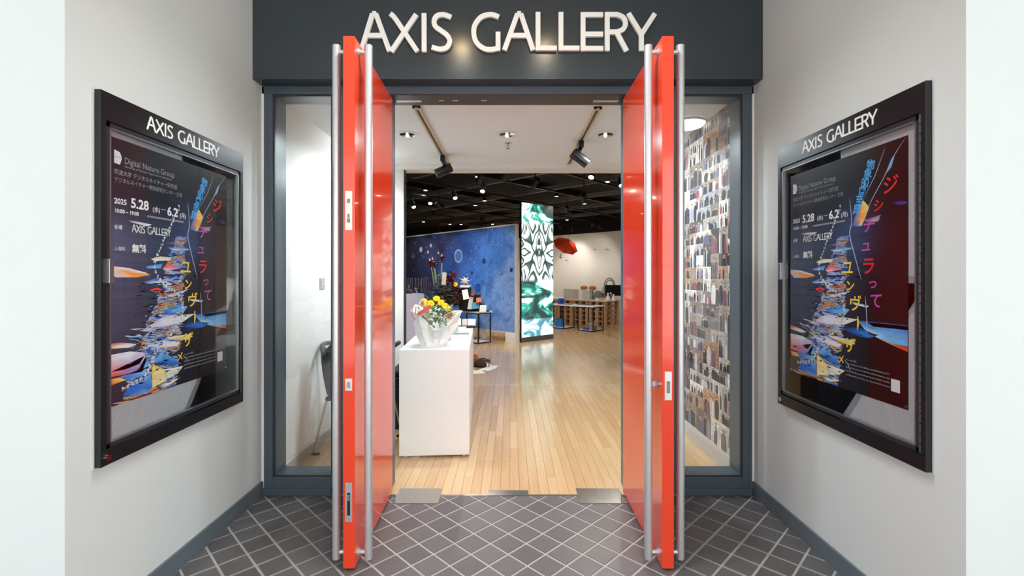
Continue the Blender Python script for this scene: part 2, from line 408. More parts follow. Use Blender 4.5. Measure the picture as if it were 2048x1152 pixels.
# ------------------------------------------------------------------ entrance frame, sidelights
fr = thing('door_frame', 'slate metal frame around the red double doors', None, (0, YF, 0), kind='structure')
MB().box(XL, XR, 0, .2, 2.838, 2.895).build('head_rail', frame_m, fr, bevel=.002)
MB().box(-1.263, -.862, .0, .2, 0, 2.838).build('jamb', frame_m, fr, bevel=.002)
MB().box(.832, 1.231, .0, .2, 0, 2.838).build('jamb', frame_m, fr, bevel=.002)
MB().box(-.862, .832, .006, .198, 2.832, 2.8385).build('head_soffit', dark_head, fr)
for x in (-.74, .70): MB().box(x - .09, x + .09, .1, .135, 2.8295, 2.8325).build('pivot_plate', lock_m, fr)
for x in (-.5, -.4, -.19): MB().box(x - .02, x + .02, .10, .112, 2.8295, 2.8325).build('screw_plate', lock_m, fr)
for nm, xa, xb, lab in (('window_1', -1.744, -1.263, 'tall fixed sidelight in front of the clerk\'s chair'), ('window_2', 1.231, 1.711, 'tall fixed sidelight in front of the photo collage')):
    w = thing(nm, lab, None, ((xa + xb) / 2, YF, 0), kind='structure'); h = (xb - xa) / 2
    if xa < 0: MB().box(-h, -h + .063, 0, .2, 0, 2.838).build('stile', frame_m, w, bevel=.002)
    else: MB().box(h - .063, h, 0, .2, 0, 2.838).build('stile', frame_m, w, bevel=.002)
    a, b = (-h + .063, h) if xa < 0 else (-h, h - .063)
    MB().box(a, b, 0, .2, .02, .124).build('bottom_rail', frame_m, w, bevel=.003)
    MB().box(-h, h, -.012, .0, 0, .05).build('kick_strip', frame_m, w, bevel=.003)
    MB().box(a, b, .022, .028, .124, 2.838).build('pane', glass, w)
    bd = MB()
    for za, zb in ((.124, .134), (2.828, 2.838)): bd.box(a, b, .012, .022, za, zb)
    for xx in (a, b - .009): bd.box(xx, xx + .009, .012, .022, .134, 2.828)
    bd.build('glazing_bead', M8('bead', (40, 46, 52), rough=.5), w)

# ------------------------------------------------------------------ the two red doors
def door(name, xin, s, xhin, lab):
    """leaf standing open at right angles; s = direction from the passage to the outer face"""
    d = thing(name, lab, None, (xhin, YF + .02, 0), kind='structure')
    L = .865; th = .062; ang = math.atan2(xin - xhin, -L)           # slight over-opening
    dirv = Vector((xin - xhin, -L, 0)).normalized(); nrm = Vector((s, 0, 0))
    def q(a, t, z): return dirv * a + nrm * t + UP * z
    MB().obox(q(L / 2, th / 2, 1.412), dirv * L / 2, nrm * th / 2, UP * 1.4).build('door_leaf', red, d, bevel=.003)
    MB().obox(q(L / 2, th / 2, .008), dirv * (L / 2 - .01), nrm * .006, UP * .007).build('bottom_seal', black, d)
    for side, lb in ((-1, 'passage side'), (1, 'outer side')):
        t = -.055 if side < 0 else th + .055
        hm = MB().tube([q(L - .062, t, .03), q(L - .062, t, 2.79)], .0215, 20)
        h = hm.build('pull_handle', steel, d, smooth=True)
        for z in (.065, 2.755):
            MB().tube([q(L - .062, -.001 if side < 0 else th + .001, z), q(L - .062, t, z)], .0125, 14).build('handle_stud', steel, h, smooth=True)
            MB().tube([q(L - .062, 0 if side < 0 else th, z), q(L - .062, -.006 if side < 0 else th + .006, z)], .02, 16).build('stud_collar', steel, h, smooth=True)
    return d, q, L, th
dl, q, L, th = door('door_1', -.816, -1, -.8366, 'red gloss door with thick edge and tube pulls beside the white counter')
def edge_plate(q, L, th, d, name, z0, z1, wd, m=lock_m, off=.0015):
    return MB().obox(q(L + off / 2, th / 2, (z0 + z1) / 2), (q(1, 0, 0) - q(0, 0, 0)) * off, (q(0, 1, 0) - q(0, 0, 0)) * wd / 2, UP * (z1 - z0) / 2).build(name, m, d)
def zz(py, Y=2.437): return H - (py - CY) / F * Y
strike = edge_plate(q, L, th, dl, 'strike_plate', zz(460), zz(382), .036, M8('cream_plate', (225, 220, 212), rough=.4))
for py, w in ((402, .014), (432, .01), (441, .016)): edge_plate(q, L, th, strike, 'slot', zz(py + 4), zz(py - 4), w, M8('slot_grey', (120, 115, 112), rough=.5), .0035)
lk = edge_plate(q, L, th, dl, 'lock_case', zz(781), zz(757), .036, lock_m)
edge_plate(q, L, th, lk, 'latch', zz(775), zz(763), .016, chrome, .006)
fb = edge_plate(q, L, th, dl, 'flush_bolt', zz(1043), zz(965), .036, M8('zinc', (176, 180, 184), rough=.45, metal=.7))
edge_plate(q, L, th, fb, 'slide', zz(1030), zz(985), .014, black_gloss, .003); edge_plate(q, L, th, fb, 'lever', zz(1000), zz(988), .012, chrome, .006)
dr, q, L, th = door('door_2', .80, 1, .8046, 'red gloss door with thumb-turn lock facing the white counter')
lk = edge_plate(q, L, th, dr, 'lock_case', zz(800), zz(743), .036, lock_m)
edge_plate(q, L, th, lk, 'bolt_slot', zz(786), zz(762), .016, M8('slot_grey', (120, 115, 112)), .0035)
t0 = MB().tube([q(L - .062, 0, zz(773)), q(L - .062, -.012, zz(773))], .019, 16).build('thumb_turn_rose', chrome, dr, smooth=True)
MB().obox(q(L - .062, -.024, zz(773)), (.0, .004, 0), (.013, 0, 0), (0, 0, .016)).build('thumb_turn', chrome, t0, bevel=.002)
MB().tube([q(L - .062, th, zz(773)), q(L - .062, th + .014, zz(773))], .018, 16).build('key_cylinder', chrome, dr, smooth=True)

# floor plates
def plate(lab, x0, x1, y0, y1, skew=0):
    o = MB().prism([(x0, y0), (x1, y0), (x1 + skew, y1), (x0 - skew * 0, y1)], .0005, .004).build('floor_closer_plate', steel_plate); tag(o, lab, 'plate', None); return o
plate('bright steel floor spring plate beside the white counter\'s door', -.80, -.49, 3.155, 3.375)
plate('scratched steel floor spring plate below the door with thumb-turn', .478, .79, 3.155, 3.375)
plate('small steel bolt keep plate in the middle of the threshold', -.155, .13, 3.268, 3.345)

# ------------------------------------------------------------------ lettering
def cset():
    a = 1901.7
    def ln(*p): return list(p)
    Ls = []
    def A(x0, xa, x1, dy=0): return [[(x0, 372 + dy), (xa - 12, 98)], [(xa - 14, 98), (xa + 14, 98)], [(xa + 12, 98), (x1, 372 + dy)], [(x0 + (xa - x0) * .40, 257), (x1 - (x1 - xa) * .40, 257)]]
    Ls.append(('letter A', A(884, 980, 1092)))
    Ls.append(('letter X', [[(p.x, p.y) for p in spline([(1098, 98), (1128, 125), (1190, 215), (1296, 374)], 5)], [(1288, 103), (1104, 376)]]))
    Ls.append(('letter I', [[(1345, 95), (1346, 377)]]))
    Ls.append(('letter S', [[(p.x, p.y) for p in spline([(1543, 124), (1490, 105), (1440, 114), (1419, 150), (1428, 190), (1470, 222), (1514, 256), (1534, 300), (1512, 344), (1462, 358), (1402, 343)], 5)]]))
    Ls.append(('letter G', [[(p.x, p.y) for p in spline([(1893, 122), (1835, 104), (1765, 122), (1718, 180), (1710, 245), (1730, 310), (1785, 353), (1840, 360), (1888, 350)], 5)], [(1887, 368), (1887, 231)]]))
    Ls.append(('letter A', [[(x + a, y) for x, y in st] for st in A(32, 140, 242, -8)]))
    Ls.append(('letter L', [[(278 + a, 86), (278 + a, 368)], [(262 + a, 350), (416 + a, 350)]]))
    Ls.append(('letter L', [[(446 + a, 86), (446 + a, 368)], [(430 + a, 350), (582 + a, 350)]]))
    Ls.append(('letter E', [[(608 + a, 88), (608 + a, 371)], [(592 + a, 105), (755 + a, 105)], [(592 + a, 248), (755 + a, 248)], [(592 + a, 352), (757 + a, 352)]]))
    Ls.append(('letter R', [[(785 + a, 88), (785 + a, 370)], [(x, y) for x, y in [(768 + a, 104)] + [(p.x, p.y) for p in spline([(855 + a, 104), (900 + a, 124), (919 + a, 168), (900 + a, 212), (855 + a, 232)], 5)] + [(768 + a, 232)]], [(850 + a, 225), (928 + a, 372)]]))
    Ls.append(('letter Y', [[(940 + a, 95), (1035 + a, 250)], [(1134 + a, 97), (1035 + a, 250)], [(1035 + a, 240), (1036 + a, 370)]]))
    return Ls
LETTERS = cset()
def letter_geo(strokes, fx, fz, w, depth, mb, y=0.):
    """strokes in drawing units -> extruded ribbons; front at y, back at y+depth (local)"""
    for si, st in enumerate(strokes):
        y += depth * .006; Lp, Rp = ribbon2d([(p[0], p[1]) for p in st], w)
        n = len(Lp); vs = []
        for yy in (y, y + depth):
            vs += [(fx(p.x), yy, fz(p.y)) for p in Lp] + [(fx(p.x), yy, fz(p.y)) for p in Rp]
        fs = []
        for i in range(n - 1):
            fs += [(i, i + 1, n + i + 1, n + i), (2 * n + i, 3 * n + i, 3 * n + i + 1, 2 * n + i + 1), (i, 2 * n + i, 2 * n + i + 1, i + 1), (n + i, n + i + 1, 3 * n + i + 1, 3 * n + i)]
        fs += [(0, n, 3 * n, 2 * n), (n - 1, 3 * n - 1, 4 * n - 1, 2 * n - 1)]
        mb.add(vs, fs)
YS = 3.138
sg = thing('sign_lettering', 'large white raised capitals reading AXIS GALLERY on the dark fascia', 'sign', (0, YS, 2.9))
for nm, st in LETTERS:
    mb = MB(); letter_geo(st, lambda c: (480 + c / 3.657 - CX) / F * YS, lambda y: H + (CY - y / 3.657) / F * YS - 2.9, 35, .02, mb)
    lo = mb.build('letter', letter_m, sg); lo['label'] = 'white raised ' + nm

# ------------------------------------------------------------------ notice boards (local: x across, z up, front towards -y)
def notice_board(lab, loc, rotz, hinge):
    W, Ht = 1.045, 1.60; b = thing('notice_board', lab, 'notice board', loc, rotz, 'notice boards by the entrance'); x0, x1 = -W / 2, W / 2
    sd = -hinge                                # side of the latch
    MB().box(x0 - .006, x1 + .006, -.006, 0, -.006, Ht + .006).build('wall_flange', M8('pale_flange', (196, 198, 196), rough=.5), b)
    hd_ = MB().box(x0, x1, -.032, -.004, Ht - .122, Ht).build('header', board_black, b, bevel=.0015)
    for nm, st in LETTERS:
        mb = MB(); letter_geo(st, lambda c: (c - 1960) / 2160 * .545, lambda y: Ht - .058 + (232 - y) / 280 * .066, 37, .0016, mb, -.0336)
        t = mb.build('letter', letter_m, hd_); t['label'] = 'white ' + nm
    MB().box(x0, x1, -.032, -.004, 0, .062).build('bottom_rail', board_black, b, bevel=.0015)
    for xa in (x0, x1 - .03): MB().box(xa, xa + .03, -.032, -.004, .062, Ht - .122).build('side_rail', board_black, b, bevel=.0015)
    MB().box(x0 + .03, x1 - .03, -.006, -.003, .062, Ht - .122).build('felt_backing', felt, b)
    gd = MB()                                  # hinged glass front: slim aluminium rails inside black ones
    za, zb = .07, Ht - .128; xa, xb = x0 + .032, x1 - .032
    for (u0, u1, v0, v1) in ((xa, xb, za, za + .018), (xa, xb, zb - .018, zb), (xa, xa + .016, za, zb), (xb - .016, xb, za, zb)): gd.box(u0, u1, -.03, -.016, v0, v1)
    g = gd.build('glass_door_frame', M8('door_rail', (58, 64, 72), rough=.3, metal=.5), b)
    al = MB()
    for (u0, u1, v0, v1) in ((xa + .016, xb - .016, za + .018, za + .023), (xa + .016, xb - .016, zb - .023, zb - .018), (xa + .016, xa + .022, za + .018, zb - .018), (xb - .022, xb - .016, za + .018, zb - .018)): al.box(u0, u1, -.031, -.016, v0, v1)
    al.build('glass_edge_trim', alu, g)
    MB().box(xa + .016, xb - .016, -.024, -.020, za + .018, zb - .018).build('glass_pane', case_glass, g)
    hx = (x1 - .026) if hinge > 0 else (x0 + .026); hm = MB(); nz = 34
    for k in range(nz):
        z = za + (zb - za) * k / nz; hm.tube([(hx, -.033, z + .002), (hx, -.033, z + (zb - za) / nz - .003)], .004, 8)
    hm.build('piano_hinge', M8('hinge_grey', (70, 72, 76), rough=.4, metal=.6), b)
    lx = (x1 - .04) if sd > 0 else (x0 + .04)
    MB().box(lx - .012, lx + .012, -.046, -.03, .78, .885).build('latch', alu, b, bevel=.002)
    lk = MB().tube([(sd * (W / 2 - .035), -.032, .032), (sd * (W / 2 - .035), -.039, .032)], .014, 16).build('lock', chrome, b, smooth=True)
    MB().box(sd * (W / 2 - .035) - .002, sd * (W / 2 - .035) + .002, -.0395, -.0385, .026, .038).build('key_slot', black, lk)
    return b
notice_board('black framed glass notice board on the wall beside the clerk\'s sidelight', (XL, 2.476, .739), R(90), 1)
notice_board('black framed glass notice board on the wall beside the photo-collage sidelight', (XR, 2.412, .748), R(-90), 1)

# ---- posters -------------------------------------------------------
PU, PV = .841, 1.189
def poster_paper():
    g = NT('poster_print'); tc = g.n('ShaderNodeTexCoord'); s = g.n('ShaderNodeSeparateXYZ'); g.l(tc.outputs['Object'], s.inputs[0])
    u, v = s.outputs[0], s.outputs[2]; un = g.math('DIVIDE', u, PU); vn = g.math('DIVIDE', v, PV)
    base = g.ramp(un, [(0, lin((66, 76, 100))), (.45, lin((40, 46, 64))), (.75, lin((28, 10, 16))), (1, lin((40, 8, 14)))])
    dark = g.ramp(vn, [(0, (.35,) * 3), (.3, (1,) * 3), (.62, (1.5,) * 3), (.8, (.25,) * 3), (1, (.12,) * 3)])
    base = g.mix(1., base, dark, 'MULTIPLY')
    st = g.noise(g.mapping(tc.outputs['Object'], (1.2, 1, 55)), 1., 5, .3)
    base = g.mix(1., base, g.math('MULTIPLY_ADD', st.outputs[0], 1.2, .4), 'MULTIPLY')
    # horizontal glitch streaks
    def streak(sx, sz, loc, stops):
        n = g.noise(g.mapping(tc.outputs['Object'], (sx, 1, sz), loc), 1., 6, 1.2, .62); return n.outputs[0], g.ramp(n.outputs[0], stops)
    n1, c1 = streak(6, 34, (3, 0, 1), [(.0, (0, 0, 0)), (.38, lin((10, 12, 20))), (.44, lin((40, 110, 215))), (.5, lin((215, 225, 240))), (.54, lin((20, 18, 26))), (.58, lin((235, 200, 110))), (.62, lin((220, 70, 50))), (.66, lin((8, 8, 12))), (1, lin((170, 190, 225)))])
    # where the streaks live: around a slanting spine, wider towards the bottom
    spine = g.math('MULTIPLY_ADD', vn, .35, .30)
    dist = g.math('ABSOLUTE', g.math('SUBTRACT', un, spine))
    width = g.math('MAXIMUM', g.math('MULTIPLY_ADD', vn, -.42, .36), .03)
    m = g.math('SUBTRACT', 1., g.math('DIVIDE', dist, width), clamp=True); m = g.math('MULTIPLY', m, g.math('LESS_THAN', vn, .66))
    nz = g.noise(g.mapping(tc.outputs['Object'], (3, 1, 14), (9, 0, 4)), 1., 4, .5)
    m = g.math('GREATER_THAN', g.math('MULTIPLY', m, g.math('MULTIPLY', nz.outputs[0], 1.9)), .42)
    col = g.mix(g.math('MULTIPLY', m, .75), base, c1)
    # soft blue glow near the upper spine
    du = g.math('SUBTRACT', un, .6); dv = g.math('SUBTRACT', vn, .66)
    r2 = g.math('ADD', g.math('MULTIPLY', g.math('MULTIPLY', du, du), 40.), g.math('MULTIPLY', g.math('MULTIPLY', dv, dv), 60.))
    gl = g.math('POWER', 2.718, g.math('MULTIPLY', r2, -1.))
    col = g.mix(g.math('MULTIPLY', gl, g.math('MULTIPLY', st.outputs[0], .9)), col, lin((70, 96, 150)))
    g.l(col, g.b.inputs['Base Color']); g.set(Roughness=.35); return g.m
poster_m = poster_paper()
def vcol_mat():
    g = NT('poster_colour_print'); a = g.n('ShaderNodeVertexColor', layer_name='Col'); tc = g.n('ShaderNodeTexCoord')
    n = g.noise(g.mapping(tc.outputs['Object'], (14, 1, 60)), 1., 4, .6)
    g.l(g.mix(1., a.outputs[0], g.math('MULTIPLY_ADD', n.outputs[0], .7, .65), 'MULTIPLY'), g.b.inputs['Base Color']); g.set(Roughness=.35); return g.m
vcol_m = vcol_mat()
ink_w = M8('ink_white', (232, 234, 236), rough=.4); ink_y = M8('ink_yellow', (240, 205, 50), rough=.4); ink_r = M8('ink_red', (225, 40, 40), rough=.4)
ink_p = M8('ink_purple', (190, 80, 170), rough=.4); ink_b = M8('ink_blue', (70, 165, 235), rough=.4); ink_k = M8('ink_black', (10, 10, 14), rough=.4); ink_g = M8('ink_grey', (150, 155, 160), rough=.4)
XB = 1.752; Y0L = 2.02; Z0 = .975                 # where the left poster hangs; used to trace its print
def LP(x, y):
    Y = XB * F / (CX - x); return (Y - Y0L, H - (y - CY) * Y / F - Z0)
def RP(x, y):
    Y = 1.721 * F / (x - CX); return (2.842 - Y, H - (y - CY) * Y / F - .97)
def c3(p): return LP(205 + p[0] / 3.489, 500 + p[1] / 3.489)
def c4(p): return LP(205 + p[0] / 4.268, 250 + p[1] / 4.268)
def r1(p): return RP(1570 + p[0] / 3.84, 260 + p[1] / 3.84)
def r2(p): return RP(1570 + p[0] / 3.84, 540 + p[1] / 3.84)
Wt, Bl, Cy, Ye, Re, Li, Or, Na = (222, 226, 232), (38, 108, 205), (110, 178, 230), (228, 202, 110), (222, 66, 52), (196, 186, 214), (236, 150, 62), (18, 24, 60)
SHARDS = [(c3, [(40, 110), (180, 126), (300, 158), (330, 175), (240, 190), (90, 190), (40, 150)], (Wt, Or, Wt)),
 (c3, [(270, 228), (380, 193), (490, 240), (420, 250)], (Bl, Wt, Cy)), (c3, [(330, 275), (380, 262), (412, 272), (400, 292), (340, 290)], (Re, Re)),
 (c3, [(420, 424), (510, 388), (592, 393), (566, 430), (440, 442)], (Bl, Cy, Bl)), (c3, [(325, 522), (430, 462), (640, 446), (560, 500), (450, 532), (340, 542)], (Li, Wt, Li)),
 (c3, [(640, 452), (868, 418), (872, 520), (800, 530), (735, 522), (680, 500)], (Bl, Cy, (170, 215, 240))), (c3, [(690, 448), (868, 420), (870, 440), (720, 466)], (Re, Wt, Cy)),
 (c3, [(735, 524), (800, 531), (872, 524), (872, 545), (820, 540)], (Ye, Re, Or)), (c3, [(430, 614), (620, 584), (605, 626), (500, 628)], (Wt, Ye, Or)),
 (c3, [(300, 650), (400, 632), (540, 640), (520, 670), (420, 682), (310, 676)], (Cy, Wt, Li)), (c3, [(40, 655), (120, 646), (250, 655), (180, 682), (40, 690)], (Re, Wt, Ye)),
 (c3, [(40, 735), (190, 708), (288, 716), (305, 760), (275, 850), (40, 890)], (Wt, Li, Li, Bl, Re)), (c3, [(60, 850), (180, 790), (292, 738), (255, 795), (150, 836)], (Re, (236, 120, 150))),
 (c3, [(110, 887), (250, 850), (302, 735), (328, 790), (290, 872), (180, 912)], (Bl, Bl, Cy, Bl)), (c3, [(38, 905), (130, 885), (162, 906), (60, 944)], (Or, Ye, Re)),
 (c3, [(135, 1030), (182, 948), (332, 868), (342, 960), (300, 1002)], (Bl, Cy, Bl, Cy)), (c3, [(342, 862), (347, 800), (430, 832), (442, 912), (346, 962)], (Ye, (230, 214, 160))),
 (c3, [(432, 832), (562, 808), (520, 862), (445, 902)], (Wt, (214, 218, 190))), (c3, [(350, 770), (420, 708), (545, 790), (500, 806), (360, 802)], (Cy, Bl, Na)),
 (c3, [(415, 128), (450, 88), (545, 130), (430, 142)], (Re, (236, 130, 150), Wt)), (c3, [(298, 112), (420, 93), (402, 128), (310, 128)], (Bl, Cy)),
 (c3, [(335, 62), (400, 44), (475, 52), (470, 72), (360, 78)], (Ye, Wt)), (c3, [(30, 1080), (200, 1050), (330, 1010), (320, 1022), (120, 1072)], (Cy, Re, Ye)),
 (c3, [(370, 948), (430, 920), (540, 890), (470, 940), (400, 975)], ((30, 30, 36), Wt, (30, 30, 36))), (c3, [(600, 340), (700, 350), (690, 362), (620, 356)], (Cy, Wt)),
 (c3, [(450, 320), (600, 270), (560, 300), (480, 330)], (Wt, Li)), (c3, [(190, 552), (300, 545), (370, 556), (300, 570)], (Wt, Li)), (c3, [(150, 600), (260, 590), (280, 604), (190, 612)], (Wt, Cy)),
 (c3, [(520, 530), (640, 490), (740, 510), (700, 540), (600, 552)], (Na, Bl, Na)),
 (r1, [(560, 600), (605, 540), (650, 592), (615, 690), (590, 735), (560, 740), (520, 735)], ((50, 130, 200), Ye, Ye, Or, Ye, (60, 140, 200), (40, 90, 160))),
 (r1, [(780, 335), (800, 270), (830, 205), (845, 200), (820, 285)], (Cy, (90, 150, 225), Cy)), (c4, [(220, 815), (300, 825), (420, 850), (380, 865), (250, 835)], ((120, 160, 190), Wt, (180, 120, 140))),
 (r1, [(345, 920), (440, 900), (520, 905), (500, 918), (380, 935)], (Bl, Cy, Wt)), (r1, [(330, 890), (420, 868), (495, 850), (440, 880)], (Bl, Or, Bl)),
 (r1, [(820, 560), (900, 540), (960, 555), (880, 580)], ((40, 30, 90), (60, 60, 160), (30, 20, 60))), (r1, [(620, 690), (740, 650), (720, 700), (640, 715)], ((120, 110, 130), (170, 150, 160), (80, 70, 90)))]
def flat_poly(mb, pts, y): mb.add([(p[0], y, p[1]) for p in pts], [tuple(range(len(pts)))])
def shards_mesh():
    vs, fs, cols = [], [], []
    for fn, pts, cc in SHARDS:
        p2 = [fn(p) for p in pts]; p2 = [(min(max(u, .002), PU - .002), min(max(v, .002), PV - .002)) for u, v in p2]
        o = len(vs); n = len(p2); cu = sum(p[0] for p in p2) / n; cv = sum(p[1] for p in p2) / n
        vs.append((cu, -.0011, cv)); cols.append(cc[len(cc) // 2])
        for k, p in enumerate(p2):
            vs.append((p[0], -.0011, p[1])); cols.append(cc[min(len(cc) - 1, k * len(cc) // n)])
        fs += [(o, o + 1 + k, o + 1 + (k + 1) % n) for k in range(n)]
    me = bpy.data.meshes.new('colour_shards'); me.from_pydata(vs, [], fs); ca = me.color_attributes.new('Col', 'FLOAT_COLOR', 'POINT')
    for k, c in enumerate(cols): ca.data[k].color = rgba(lin(c))
    me.materials.append(vcol_m); return me
def poster(lab, loc, rotz):
    rs = random.Random(3); p = thing('poster', lab, 'poster', loc, rotz, 'exhibition posters')
    sh = MB().box(0, PU, -.0008, 0, 0, PV).build('sheet', poster_m, p)
    me = shards_mesh(); so = bpy.data.objects.new('colour_shards', me); COL.objects.link(so); so.parent = p; so['kind'] = 'stuff'
    # dark cracks between the shards
    ck = MB()
    for _ in range(150):
        u = rs.uniform(.02, .55); v = rs.uniform(.02, .62); u += .25 * v; l = rs.uniform(.01, .07); h = rs.uniform(.0015, .005)
        if u + l > PU: continue
        flat_poly(ck, [(u, v), (u + l * .4, v + h), (u + l, v + rs.uniform(-.006, .008)), (u + l * .5, v - h)], -.0013)
    ck.build('dark_cracks', ink_k, p, kind='stuff')
    wk = MB()
    for _ in range(90):
        v = rs.uniform(.05, .66); u = .1 + .42 * v + rs.uniform(-.12, .3) * (1 - v); l = rs.uniform(.008, .05); h = rs.uniform(.0008, .002)
        if not 0 < u < PU - l: continue
        flat_poly(wk, [(u, v), (u + l * .4, v + h), (u + l, v + rs.uniform(-.004, .006)), (u + l * .5, v - h)], -.0014)
    for fn, pts, w in ((r1, [(925, 68), (870, 150), (820, 240), (760, 370), (700, 480), (640, 600), (590, 740)], .004), (r1, [(770, 140), (735, 240), (695, 350), (650, 440), (600, 540)], .003),
                       (r1, [(500, 530), (515, 700), (500, 800), (530, 930), (565, 1060), (590, 1150)], .006), (c3, [(270, 640), (300, 660), (290, 690), (320, 740), (350, 770)], .003),
                       (c3, [(180, 620), (240, 630), (285, 660)], .003), (c3, [(300, 645), (350, 620), (420, 612)], .003), (c3, [(430, 835), (450, 880), (430, 920)], .003), (r2, [(620, 200), (630, 350), (635, 520)], .005), (r2, [(460, 690), (490, 730), (500, 780)], .004)):
        s2 = spline([fn(q_) for q_ in pts], 5); Lp, Rp = ribbon2d(s2, w, True)
        for i in range(len(Lp) - 1): flat_poly(wk, [Lp[i], Lp[i + 1], Rp[i + 1], Rp[i]], -.0014)
    wk.build('white_filaments', M8('ink_pale', (170, 182, 200), rough=.4), p, kind='stuff')
    # winding column of tiny white characters
    path = spline([c4(q_) for q_ in [(655, 670), (640, 730), (605, 800), (560, 900), (520, 980), (490, 1060)]] + [c3(q_) for q_ in [(370, 60), (362, 140), (430, 245), (510, 295), (555, 360), (552, 440), (525, 510), (480, 580), (420, 650), (365, 720), (335, 800), (285, 880), (205, 935), (130, 975)]], 8)
    gm = MB(); acc = 0
    for i in range(1, len(path)):
        acc += (path[i] - path[i - 1]).length
        sz = .015 + .006 * (i / len(path))
        if acc > sz * 1.05:
            acc = 0; c = path[i]; a = rs.uniform(-.5, .5)
            for _ in range(4):
                ax = a + rs.choice((0, math.pi / 2)); e = Vector((math.cos(ax), math.sin(ax))) * sz * .42; nn = Vector((-e.y, e.x)).normalized() * sz * .09
                c2 = c + Vector((rs.uniform(-.3, .3), rs.uniform(-.3, .3))) * sz; flat_poly(gm, [c2 - e - nn, c2 + e - nn, c2 + e + nn, c2 - e + nn], -.0016)
    gm.build('winding_text', ink_w, p, kind='stuff')
    # lettering
    def put(body, pos, size, m, nm='lettering', rot=0., sx=1., off=0., align='LEFT', shear=0.):
        V, Fc = text_geo(body, 1., off, align); c, s_ = math.cos(rot), math.sin(rot); vs = []
        for q_ in V:
            x, y = (q_.x + shear * q_.y) * size * sx, q_.y * size; vs.append((pos[0] + x * c - y * s_, -.0018, pos[1] + x * s_ + y * c))
        o = MB().add(vs, Fc).build(nm, m, p, kind='stuff' if len(body) > 4 else None); return o
    lg = MB(); flat_poly(lg, [(.028, 1.135), (.058, 1.130), (.07, 1.105), (.058, 1.074), (.028, 1.076)], -.0018); lo = lg.build('logo', M8('logo_pale', (205, 214, 222), rough=.4), p)
    lk2 = MB(); flat_poly(lk2, [(.028, 1.104), (.07, 1.104), (.07, 1.1055), (.028, 1.1055)], -.002); lk2.build('logo_line', ink_k, lo)
    put('Digital Nature Group', (.082, 1.086), .041, ink_g, sx=.88)
    put('University of Tsukuba, Digital Nature Laboratory', (.084, 1.068), .0145, ink_g)
    put('筑波大学 デジタルネイチャー研究室', (.028, 1.030), .026, ink_g, sx=.92)
    put('デジタルネイチャー開発研究センター 主催', (.028, .996), .0245, ink_g, sx=.9)
    put('2025', (.028, .898), .034, ink_w, off=.02)
    put('5.28', (.118, .892), .062, ink_w, off=.025)
    put('(水)', (.248, .892), .03, ink_w, off=.01); put('—', (.305, .902), .03, ink_w)
    put('6.2', (.345, .886), .062, ink_w, off=.025); put('(月)', (.435, .886), .03, ink_w, off=.01)
    put('10:00 – 19:00', (.028, .858), .025, ink_w, off=.02)
    sm = MB()
    for k in range(20): sm.box(.215 + k * .0125, .215 + k * .0125 + .0095, -.0018, -.001, .859, .868)
    sm.build('small_print', ink_g, p, kind='stuff')
    put('会場', (.028, .785), .022, ink_w, off=.01); put('入場料', (.028, .69), .02, ink_w); put('無料', (.125, .688), .042, ink_w, off=.03)
    mb = MB()
    for _, st in LETTERS: letter_geo(st, lambda c: .125 + (c - 875) / 2160 * .245, lambda y: .778 + (372 - y) / 280 * .036, 32, .0004, mb, -.0018)
    t = mb.build('lettering', ink_w, p, kind='stuff')
    # brush characters, two columns
    for fn, pos, ch, sz, m in ((c3, (575, 120), 'ユ', .105, ink_y), (c3, (592, 240), 'ン', .075, ink_y), (c3, (622, 350), 'ヴ', .098, ink_y), (c3, (590, 625), 'ザ', .098, ink_y), (c3, (535, 745), 'メ', .062, ink_y),
                           (r1, (810, 420), 'ジ', .105, ink_r), (r1, (720, 580), 'シ', .075, ink_r), (r1, (645, 730), 'チ', .095, ink_p), (r1, (625, 885), 'ュ', .085, ink_p), (r1, (640, 1045), 'ラ', .105, ink_r), (r2, (675, 100), 'っ', .075, ink_p), (r2, (700, 235), 'て', .092, ink_p)):
        u, v = fn(pos); sz *= .86; put(ch, (u, v - sz * .36), sz, m, 'brush_character', off=.012, align='CENTER', shear=.08)
    u, v = c3((640, 470)); br = MB(); Lp, Rp = ribbon2d([(u, v + .035), (u + .003, v), (u - .003, v - .035)], .014, True)
    for i in range(2): flat_poly(br, [Lp[i], Lp[i + 1], Rp[i + 1], Rp[i]], -.0018)
    br.build('brush_character', ink_y, p)
    for k, ch in enumerate('物象的周至具'):
        u, v = r1((660 - k * 22, 265 + k * 69)); put(ch, (u, v - .02), .052, ink_b, 'slanting_character', rot=-.12, off=.02, align='CENTER')
    fp = MB()                                   # block of small print at the foot, too small to read
    for row in range(5):
        u = .47; v = .150 - row * .019
        while u < .74 - (.03 if row == 0 else 0):
            l = rs.uniform(.003, .007); hh = rs.uniform(.004, .008); fp.box(u, u + l, -.0018, -.001, v, v + hh); u += l + rs.choice((.002, .002, .004))
            if row == 0 and u > .54: break
    fp.build('small_print', M8('ink_dim', (112, 116, 122), rough=.4), p, kind='stuff')
    q2 = MB(); flat_poly(q2, [(.752, .062), (.800, .062), (.800, .118), (.752, .118)], -.002); q2.build('pale_square', M8('pale_print', (205, 210, 214), rough=.5), p)
    for u, v in ((.012, PV - .012), (PU - .012, PV - .012), (.012, .012), (PU - .012, .012)): MB().tube([(u, -.0008, v), (u, -.005, v)], .006, 10).build('pin', chrome, p, smooth=True)
    return p
poster('dark glitch-art exhibition poster pinned in the notice board on the clerk\'s side wall', (XL + .007, Y0L, Z0), R(90))
poster('dark glitch-art exhibition poster pinned in the notice board on the photo-collage side', (XR - .007, 2.842, .97), R(-90))

